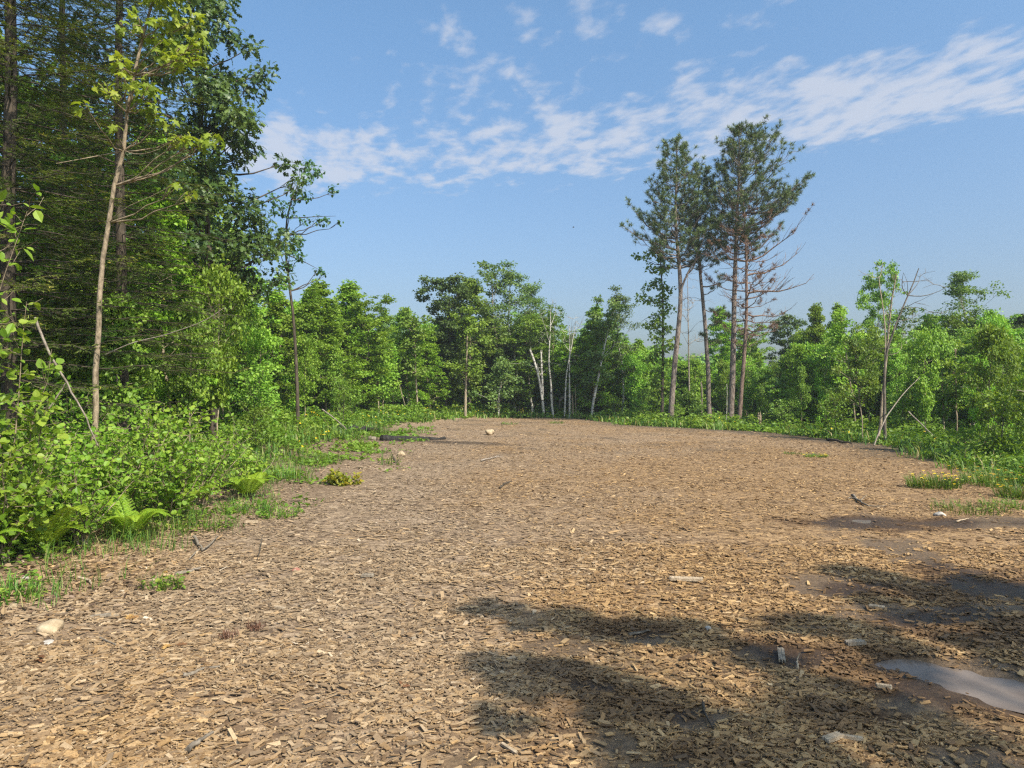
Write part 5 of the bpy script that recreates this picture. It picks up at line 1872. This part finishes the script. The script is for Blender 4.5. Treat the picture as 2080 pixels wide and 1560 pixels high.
for k, (px, py, r, h, n, lab) in enumerate([(500, 1040, .26, .26, 260, 'loose green weed beside the white chip on the slope'), (566, 1050, .16, .22, 150, 'feathery pale green weed farthest out on the chips'), (318, 1065, .3, .30, 340, 'long grass tuft hanging over the foot of the bank'),
                                            (265, 1095, .16, .26, 180, 'grass tuft near the bank, closest to the dark overhang'), (412, 1075, .22, .16, 140, 'low broad leaved weed below the long grass tuft'), (330, 1195, .10, .15, 90, 'small yellowed tuft by the rotten wood'),
                                            (575, 975, .34, .32, 300, 'bright leafy weed on the slope before the dark wood'), (640, 940, .4, .3, 260, 'green weed on the sandy bank'), (18, 1215, .16, .22, 160, 'grass tuft at the margin near the tan stone'),
                                            (480, 985, .3, .2, 220, 'low weed in the shade below the far shrubs'), (700, 890, .55, .4, 340, 'leafy weed clump on the crest of the sandy bank'), (760, 880, .45, .5, 300, 'dense weed clump beside the charred log'),
                                            (850, 880, .3, .2, 80, 'small weed growing in front of the charred log'), (790, 945, .16, .4, 40, 'thin upright weed on the sandy bank edge'), (590, 895, .55, .5, 340, 'tall weeds along the shaded crest of the bank')]):
    tuft_plant('weed', lab, 'weed', gp(px, py), r * 1.55, h * .85, int(n * .8), 'grass', 30 + k, 0, .0035 + .0002 * k, int(n * 1.1), 'weed', .045)
for k, (px, py) in enumerate([(1035, 862), (1130, 860)]):
    tuft_plant('weed', ['tiny green weed on the chips right of the pale round stone', 'tiny green weed on the chips below the leaning white birch'][k], 'weed', gp(px, py), .4, .14, 90, 'grass', 60 + k, 0, .008, 60, 'weed', .06)


def yellow_plant():
    rg = np.random.default_rng(5)
    v = at(697, 985)
    cr, st = MB(), MB()
    C = []
    for k in range(14):
        a = rg.uniform(0, 6.28)
        e = np.array([math.cos(a) * rg.uniform(.08, .26), math.sin(a) * rg.uniform(.08, .22), rg.uniform(.05, .17)])
        tube(st, curve((0, 0, 0), e, 4, .03, .03), np.linspace(.005, .002, 4), 4)
        C.append(e)
    leaf_cloud(cr, 'oval', C, .09, 22, .075, rg, droop=.1)
    t_ = thing('yellow_plant', 'yellow and orange leaved plant on the edge of the chips', 'plant', v)
    st.build('stem', M['twig'], t_)
    cr.build('foliage', M['yellow_leaf'], t_)


yellow_plant()


# ------------------------------------------------------------------ stones, sticks, logs
def rock(name, label, p, size, mat, seed=1, sink=.35, cat='stone', bumpy=.16):
    import bmesh
    rg = np.random.default_rng(seed)
    bm = bmesh.new()
    bmesh.ops.create_icosphere(bm, subdivisions=4, radius=1)
    ph = rg.uniform(0, 6, (6, 3))
    fr = rg.uniform(.8, 2.6, (6, 3)) * rg.choice([-1, 1], (6, 3))
    for v in bm.verts:
        c = np.array(v.co)
        s = 1 + bumpy * sum(math.sin(float(np.dot(fr[i], c)) * 1.4 + ph[i][0]) for i in range(6)) / 3 + .015 * math.sin(c[0] * 19) * math.sin(c[1] * 23) * math.sin(c[2] * 17)
        v.co = Vector(c * s)
        v.co.x *= size[0]; v.co.y *= size[1]; v.co.z *= size[2]
    for f in bm.faces:
        f.smooth = True
    me = bpy.data.meshes.new(name)
    bm.to_mesh(me)
    bm.free()
    me.materials.append(M[mat])
    o = bpy.data.objects.new(name, me)
    COL.objects.link(o)
    o.location = (p[0], p[1], gz(p[0], p[1]) + size[2] * (1 - 2 * sink))
    o.rotation_euler = (0, 0, rg.uniform(0, 6))
    return tag(o, label, cat)


rock('stone', 'large rounded tan stone half buried in the chips, near corner', gp(106, 1282), (.078, .07, .058), 'rock_tan', 1, .3)
rock('stone', 'small orange stone at the margin above the large tan stone', gp(29, 1233), (.032, .03, .025), 'rock_tan', 2)
rock('stone', 'flat pale stone just below the large tan stone', gp(98, 1308), (.045, .035, .018), 'rock_grey', 3)
rock('stone', 'pale round stone alone on the chips at the head of the clearing', gp(995, 883), (.19, .15, .13), 'rock_tan', 4, .2)
rock('stone', 'reddish stone on the grey chips', gp(603, 1160), (.045, .035, .022), 'rock_red', 5)
rock('stone', 'white stone on the chips near the right margin', gp(1907, 1048), (.07, .05, .035), 'rock_grey', 6, .2)
rock('stone', 'small white round pebble left of the shaded plank', gp(1438, 1279), (.022, .022, .018), 'rock_grey', 7, .2)
rock('stone', 'pale pebble at the margin under the shrubs', gp(54, 1177), (.026, .024, .02), 'rock_grey', 8, .2)
rock('stone', 'small tan pebble beside the dark overhang of the bank', gp(50, 1199), (.026, .024, .02), 'rock_tan', 9, .2)
rock('stone', 'pale block of stone at the end of the charred log', gp(755, 893), (.16, .12, .08), 'wood_grey', 10, .3)
rock('stone', 'tan stone on the sandy bank beside the weeds', gp(815, 925), (.12, .1, .07), 'rock_tan', 11, .3)
rock('dirt_mound', 'reddish mound of bare dirt at the wood edge on the right', gp(1985, 925), (.5, .42, .30), 'dirt', 12, .25, 'dirt mound', .22)

# the charred log and the dark hollow it lies in
v0, v1 = at(772, 895), at(905, 893)
stick('charred_log', 'black charred log lying where the sandy bank meets the chips', [tuple(v0 + Vector((0, 0, .07))), tuple(v0.lerp(v1, .5) + Vector((0, .1, .05))), tuple(v1 + Vector((0, 0, .0)))], .12, 'bark_char', 'log', k=10, seed=3)
v0, v1 = at(690, 882), at(765, 880)
stick('charred_log', 'thin charred log on the weedy crest left of the thick one', [tuple(v0 + Vector((0, 0, .15))), tuple(v0.lerp(v1, .5) + Vector((0, 0, .17))), tuple(v1 + Vector((0, 0, .15)))], .11, 'bark_char', 'log', k=8, seed=4)
a0, a1, a2, a3 = up(1137, 815, 41.5), up(1143, 806, 41.5), up(1160, 803, 41.6), up(1171, 808, 41.6)
stick('fallen_log', 'mossy log arching between pale posts at the head of the clearing', [tuple(p) for p in (a0, a1, a2, a3)], .08, 'bark_grey', 'log', [([tuple(a0), tuple(up(1136, 832, 41.5))], .04)], 8, 5)
bare_tree('grey_tree', 'pale post-like trunk supporting the arching log', 'tree', [(1164, 838), (1163, 822), (1162, 806)], 37.0, .08, 'bark_tan', (), 0, 41, broken=True)
bare_tree('grey_tree', 'thin pale post just right of the arching log', 'tree', [(1170, 838), (1169, 815), (1168, 780)], 37.2, .05, 'bark_tan', (), 0, 42)
stick('fallen_branch', 'thin bare branch slanting down through the bushes right of the bare forked tree', [tuple(up(1845, 836, 21)), tuple(up(1880, 870, 20.5)), tuple(up(1918, 907, 20))], .02, 'twig', 'branch')
stick('fallen_branch', 'bare branch leaning from the foot of the forked tree up into the leaves', [tuple(up(1775, 905, 20.8)), tuple(up(1800, 845, 21.2)), tuple(up(1835, 800, 21.6)), tuple(up(1868, 765, 22))], .022, 'twig', 'branch')
stick('fallen_branch', 'long bare branch reaching in level from the right margin', [tuple(up(2090, 797, 22)), tuple(up(2050, 790, 22)), tuple(up(1990, 788, 22.3)), tuple(up(1950, 786, 22.6))], .018, 'twig', 'branch')

stick('stick', 'forked grey branch lying on the chips beyond the small puddle', lying([(1730, 1008), (1745, 1022), (1765, 1032)], .03), .022, 'wood_grey', 'stick', [(lying([(1738, 1016), (1727, 1014), (1722, 1016)], .03), .012), (lying([(1757, 1028), (1775, 1033), (1800, 1031)], .03), .010), (lying([(1748, 1023), (1755, 1015), (1760, 1012)], .05), .008)], seed=6)
stick('stick', 'thin pale stick beside the white stone', lying([(1942, 1062), (1955, 1058), (1966, 1055)], .02), .012, 'wood_pale', seed=7)
stick('stick', 'pale branch on the chips left of the far stone pair', lying([(978, 938), (1000, 932), (1022, 929)], .03), .018, 'twig', 'stick', [(lying([(1005, 931), (1018, 926)], .04), .010)], seed=8)
stick('stick', 'dark curved stick right of the middle of the chips', lying([(1016, 993), (1025, 986), (1040, 981)], .03), .018, 'bark_dark', seed=9)
stick('stick', 'dark stick lying in the shade at the middle front', lying([(1278, 1292), (1300, 1287), (1320, 1283)], .015), .012, 'bark_grey', seed=10)
stick('stick', 'thin dark curved twig in the shade at the front edge', lying([(1427, 1435), (1432, 1460), (1450, 1485)], .02), .009, 'bark_dark', seed=11)
stick('stick', 'thin tan stick standing on end beside the shaded plank', lying([(1619, 1363), (1617, 1345)], .02) + [tuple(at(1617, 1345) + Vector((.02, 0, .06)))], .008, 'wood_pale', seed=12)
stick('stick', 'grey Y-shaped root on the chips below the bank', lying([(395, 1095), (402, 1108), (412, 1122)], .03), .020, 'wood_grey', 'root', [(lying([(412, 1122), (428, 1112), (442, 1094)], .03), .012), (lying([(408, 1118), (395, 1128), (385, 1140)], .02), .012)], seed=13)
stick('stick', 'long grey rotten stick lying on the chips right of the yellowed tuft', lying([(358, 1172), (382, 1166), (408, 1158)], .02), .020, 'wood_grey', seed=14)
stick('stick', 'thin upright twig on the chips under the weeds', lying([(524, 1140), (530, 1115)], .02) + [tuple(at(534, 1096) + Vector((0, 0, .05)))], .006, 'bark_dark', seed=15)
stick('stick', 'curved pale root sticking out below the bank', lying([(160, 1180), (182, 1183), (187, 1192)], .03), .012, 'wood_pale', 'root', seed=16)
stick('stick', 'long thin twig lying across the near chips', lying([(205, 1298), (235, 1312), (262, 1328)], .015), .006, 'bark_grey', seed=17)
stick('stick', 'curved dark bark strip on the near chips at the front edge', lying([(385, 1530), (405, 1512), (435, 1493)], .02), .014, 'bark_grey', seed=18)
stick('stick', 'grey curved bark strip on the near chips left of middle', lying([(375, 1375), (400, 1370), (412, 1360), (450, 1357)], .015), .012, 'wood_grey', seed=19)
stick('stick', 'long straight twig half buried by the sandy bank', lying([(780, 958), (792, 951)], .02) + [tuple(at(793, 948) + Vector((0, 0, .02)))], .012, 'wood_pale', seed=20)
stick('stick', 'short pale stick at the end of the bank shadow', lying([(728, 951), (740, 953), (752, 954)], .025), .020, 'wood_pale', seed=21)
stick('stick', 'dark broken stub standing on the bank edge', lying([(803, 940), (800, 930)], .02) + [tuple(at(797, 930) + Vector((-.02, 0, .14)))], .022, 'bark_dark', 'stick', [([tuple(at(803, 940)), tuple(at(812, 936) + Vector((0, 0, .05)))], .014)], seed=22)
stick('fallen_branch', 'bare dead pole leaning in the shade at the wood edge by the bank', [tuple(up(655, 832, 21)), tuple(up(680, 850, 20.5)), tuple(up(705, 872, 20))], .022, 'twig', 'branch')
stick('stick', 'flat dark log piece at the edge of the far right chips', lying([(1680, 895), (1700, 899), (1730, 903)], .05), .05, 'bark_dark', 'log', seed=24)


def plank(name, label, px, py, L, Wd, Th, rz, mat, seed, tilt=0.0):
    """a split board with splintered ends"""
    rg = np.random.default_rng(seed)
    n = 7
    ys = np.linspace(-Wd / 2, Wd / 2, n)
    e0 = -L / 2 + rg.uniform(-.06, .06, n) * L
    e1 = L / 2 + rg.uniform(-.06, .06, n) * L
    V = []
    for zz in (0, Th):
        for i in range(n):
            V.append((e0[i], ys[i], zz + rg.normal(0, Th * .06)))
        for i in range(n):
            V.append((e1[i], ys[i], zz + rg.normal(0, Th * .06)))
    F = []
    for i in range(n - 1):
        F.append((2 * n + i, 3 * n + i, 3 * n + i + 1, 2 * n + i + 1))
        F.append((i, i + 1, n + i + 1, n + i))
        F.append((i, 2 * n + i, 2 * n + i + 1, i + 1))
        F.append((n + i, n + i + 1, 3 * n + i + 1, 3 * n + i))
    F.append((0, n, 3 * n, 2 * n))
    F.append((n - 1, 3 * n - 1, 4 * n - 1, 2 * n - 1))
    mb = MB()
    mb.add(V, F, .5)
    o = mb.build(name, M[mat])
    v = at(px, py)
    o.location = v + Vector((0, 0, .012))
    o.rotation_euler = (rg.normal(0, .06), tilt, rz)
    return tag(o, label, 'wood piece')


plank('board', 'pale flat board lying on the sunlit chips right of middle', 1393, 1180, .27, .075, .02, -.13, 'wood_pale', 1)
plank('board', 'grey split plank lying upright in view beside the shaded soil', 1586, 1335, .22, .040, .016, 1.25, 'wood_grey', 2)
plank('wood_piece', 'dark flat wood piece on the sunlit chips left of middle', 748, 1173, .10, .05, .02, .05, 'wood_grey', 3)
plank('wood_piece', 'light block of wood in the shade near the front puddle', 1793, 1399, .075, .03, .016, -.4, 'wood_pale', 4)
plank('wood_piece', 'orange slab of wood at the front right', 1725, 1503, .10, .03, .014, -.35, 'wood_pale', 5)
plank('wood_piece', 'pale splintered wedge of wood in the front right shade', 1690, 1504, .11, .04, .018, .5, 'wood_pale', 6)
plank('wood_piece', 'pale rectangular wood piece on the near chips left of middle', 570, 1238, .085, .03, .012, -.35, 'wood_pale', 7)
plank('wood_piece', 'white chunk of wood on the slope below the far weeds', 512, 1064, .15, .06, .03, .1, 'wood_pale', 8)
plank('wood_piece', 'grey wood piece on the chips near the tan stone', 205, 1255, .13, .035, .016, .45, 'wood_grey', 9)
plank('wood_piece', 'pale broken wood piece on the shaded soil right of the plank', 1735, 1310, .12, .05, .02, .2, 'wood_grey', 10)
plank('wood_piece', 'pale wood piece right of the trodden soil near the dark shade', 1780, 1236, .10, .035, .015, -.5, 'wood_pale', 11)
plank('wood_piece', 'long pale sliver of wood at the front middle', 1035, 1525, .11, .016, .010, -.9, 'wood_pale', 12)


def dry_leaf(label, px, py, seed, size=.07):
    rg = np.random.default_rng(seed)
    mb = MB()
    k = rg.integers(1, 4)
    P = rg.normal(0, .02, (k, 3)); P[:, 2] = .012
    D = rg.normal(0, 1, (k, 3)); D[:, 2] = .1
    Nn = rg.normal(0, .3, (k, 3)); Nn[:, 2] = 1
    leaves(mb, 'oak', P, D, unit(Nn), size, rg.random(k))
    o = mb.build('dry_leaf', M['dry_leaf'])
    o.location = at(px, py) + Vector((0, 0, .008))
    return tag(o, label, 'dry leaf')


dry_leaf('orange brown dead leaf right of the large tan stone', 250, 1264, 1, .09)
dry_leaf('orange dead leaf on the near chips at the far left', 75, 1345, 2)
dry_leaf('orange dead leaf by the rotten wood and yellowed tuft', 345, 1165, 4)
dry_leaf('reddish dead leaf on the chips left of middle', 350, 1315, 5)
dry_leaf('orange dead leaf cluster on the near middle chips', 805, 1392, 6, .05)


def red_tuft(label, px, py, seed):
    rg = np.random.default_rng(seed)
    mb = MB()
    n = 90
    P = rg.normal(0, .025, (n, 3)); P[:, 2] = rg.uniform(0, .02, n)
    D = rg.normal(0, .6, (n, 3)); D[:, 2] += .9
    leaves(mb, 'needle', P, D, rg.normal(0, 1, (n, 3)), rg.uniform(.02, .05, n), rg.random(n) * .5)
    o = mb.build('dead_fir_sprig', M['rust'])
    o.location = at(px, py) + Vector((0, 0, .008))
    return tag(o, label, 'dead sprig')


red_tuft('rusty dead fir sprig, darker of the two on the near chips', 462, 1298, 1)
red_tuft('rusty dead fir sprig standing up, right of its twin on the near chips', 520, 1280, 2)


def bird():
    mb = MB()
    p = np.array(up(1165, 461, 60))
    s = np.linspace(-1, 1, 7)
    tube(mb, np.stack([s * .08, s * .02, 0 * s], -1), .032 * (1 - s ** 2) ** .5 + .006, 8)
    for sg in (-1, 1):
        V = [(-.02, 0, .015), (.04, 0, .015), (.02, sg * .10, .05), (-.025, sg * .095, .048), (-.03, sg * .17, .03)]
        mb.add(V, [(0, 1, 2, 3)])
        mb.add(V, [(3, 2, 4)])
    o = mb.build('bird', M['bark_dark'])
    o.location = p
    tag(o, 'tiny dark bird far off in the open sky left of the pines', 'bird')


bird()

# trees standing behind the photographer, whose leafy boughs shade patches of the near corner of the clearing
SHADE = [
    ('broad maple standing behind the viewer that shades the front of the clearing', 8.6, 81,
     [(975, 1236, .16), (1040, 1238, .14), (1085, 1262, .20), (1150, 1258, .22), (1170, 1275, .2), (1240, 1285, .2), (1310, 1282, .24), (1385, 1275, .24), (1410, 1300, .16), (1010, 1355, .2), (1060, 1385, .24), (1090, 1350, .15), (1180, 1370, .24), (1230, 1400, .26), (1260, 1440, .26),
      (1310, 1480, .3), (1350, 1430, .2), (1390, 1520, .3), (1300, 1545, .22), (1470, 1545, .26), (1440, 1470, .2), (1020, 1470, .12), (1380, 1590, .3), (1500, 1620, .3)]),
    ('maple behind the viewer that shades the damp soil round the near puddle', 10.0, 82,
     [(1520, 1322, .18), (1590, 1275, .18), (1650, 1265, .24), (1720, 1278, .26), (1780, 1305, .26), (1830, 1330, .2), (1560, 1345, .16), (1640, 1400, .22), (1700, 1420, .26), (1770, 1430, .26), (1640, 1450, .2), (1730, 1470, .16), (1850, 1365, .16), (1600, 1500, .2), (1560, 1550, .26), (1660, 1560, .22), (1900, 1480, .2), (1960, 1560, .26)]),
    ('tall maple behind the viewer that shades the chips beyond the near puddle', 11.5, 83,
     [(1740, 1165, .3), (1800, 1180, .3), (1870, 1195, .34), (1940, 1200, .3), (1990, 1185, .26), (2050, 1205, .36), (1960, 1235, .3), (2030, 1250, .36), (2080, 1270, .36), (1900, 1225, .22), (2010, 1310, .26), (2070, 1320, .3), (2120, 1230, .4), (1760, 1220, .2), (1850, 1250, .2), (2150, 1300, .4), (2110, 1370, .3)]),
]
for lab, hc, seed, spots in SHADE:
    rg = np.random.default_rng(seed)
    C, Rr = [], []
    for px, py, rr in spots:
        g = at(px, py)
        h = hc + rg.normal(0, .7)
        o = h / math.tan(SUN_EL)
        C.append((g.x + SUN_H.x * o, g.y + SUN_H.y * o, h)); Rr.append(rr)
    C = np.array(C)
    bx, by = C[:, 0].mean() + .6, C[:, 1].mean() - .6
    bz = gz(bx, by)
    C -= (bx, by, bz)
    tr, cr = MB(), MB()
    P = curve((0, 0, -.2), (rg.normal(0, .2), rg.normal(0, .2), hc + 1.2), 8, 0, .006)
    tube(tr, P, np.linspace(.13, .015, 8), 8)
    for c in C:
        hor = np.hypot(c[0], c[1])
        o = P[int(np.argmin(np.abs(P[:, 2] - max(2.5, c[2] - .8 * hor))))]
        tube(tr, curve(o, c, 6, .03 * hor, .02), np.linspace(.022, .006, 6), 4)
    leaf_cloud(cr, 'maple', C, np.array(Rr) * .82, np.maximum(14, (np.array(Rr) ** 2 * 1500)).astype(int), .15, rg, flatz=.8)
    make_tree('maple_tree', lab, 'tree', tr, cr, M['bark_grey'], M['mid'], (bx, by, bz))

# ------------------------------------------------------------------ the thin summer haze that lifts the far shade
def build_haze(density):
    x0, x1, y0, y1, z0, z1 = -190, 190, -30, 185, -2.0, 24
    V = [(x, y, z) for z in (z0, z1) for y in (y0, y1) for x in (x0, x1)]
    F = [(0, 2, 3, 1), (4, 5, 7, 6), (0, 1, 5, 4), (2, 6, 7, 3), (0, 4, 6, 2), (1, 3, 7, 5)]
    m, nt, N, L = newmat('haze_air')
    v = N('ShaderNodeVolumePrincipled')
    v.inputs['Color'].default_value = (.86, .93, 1.0, 1)
    v.inputs['Density'].default_value = density
    v.inputs['Anisotropy'].default_value = .2
    o = N('ShaderNodeOutputMaterial')
    L(v.outputs[0], o.inputs['Volume'])
    mb = MB()
    mb.add(V, F)
    h = mb.build('haze', m)
    tag(h, 'thin pale haze in the air over the whole clearing', 'haze', kind='stuff')


build_haze(0.0008)
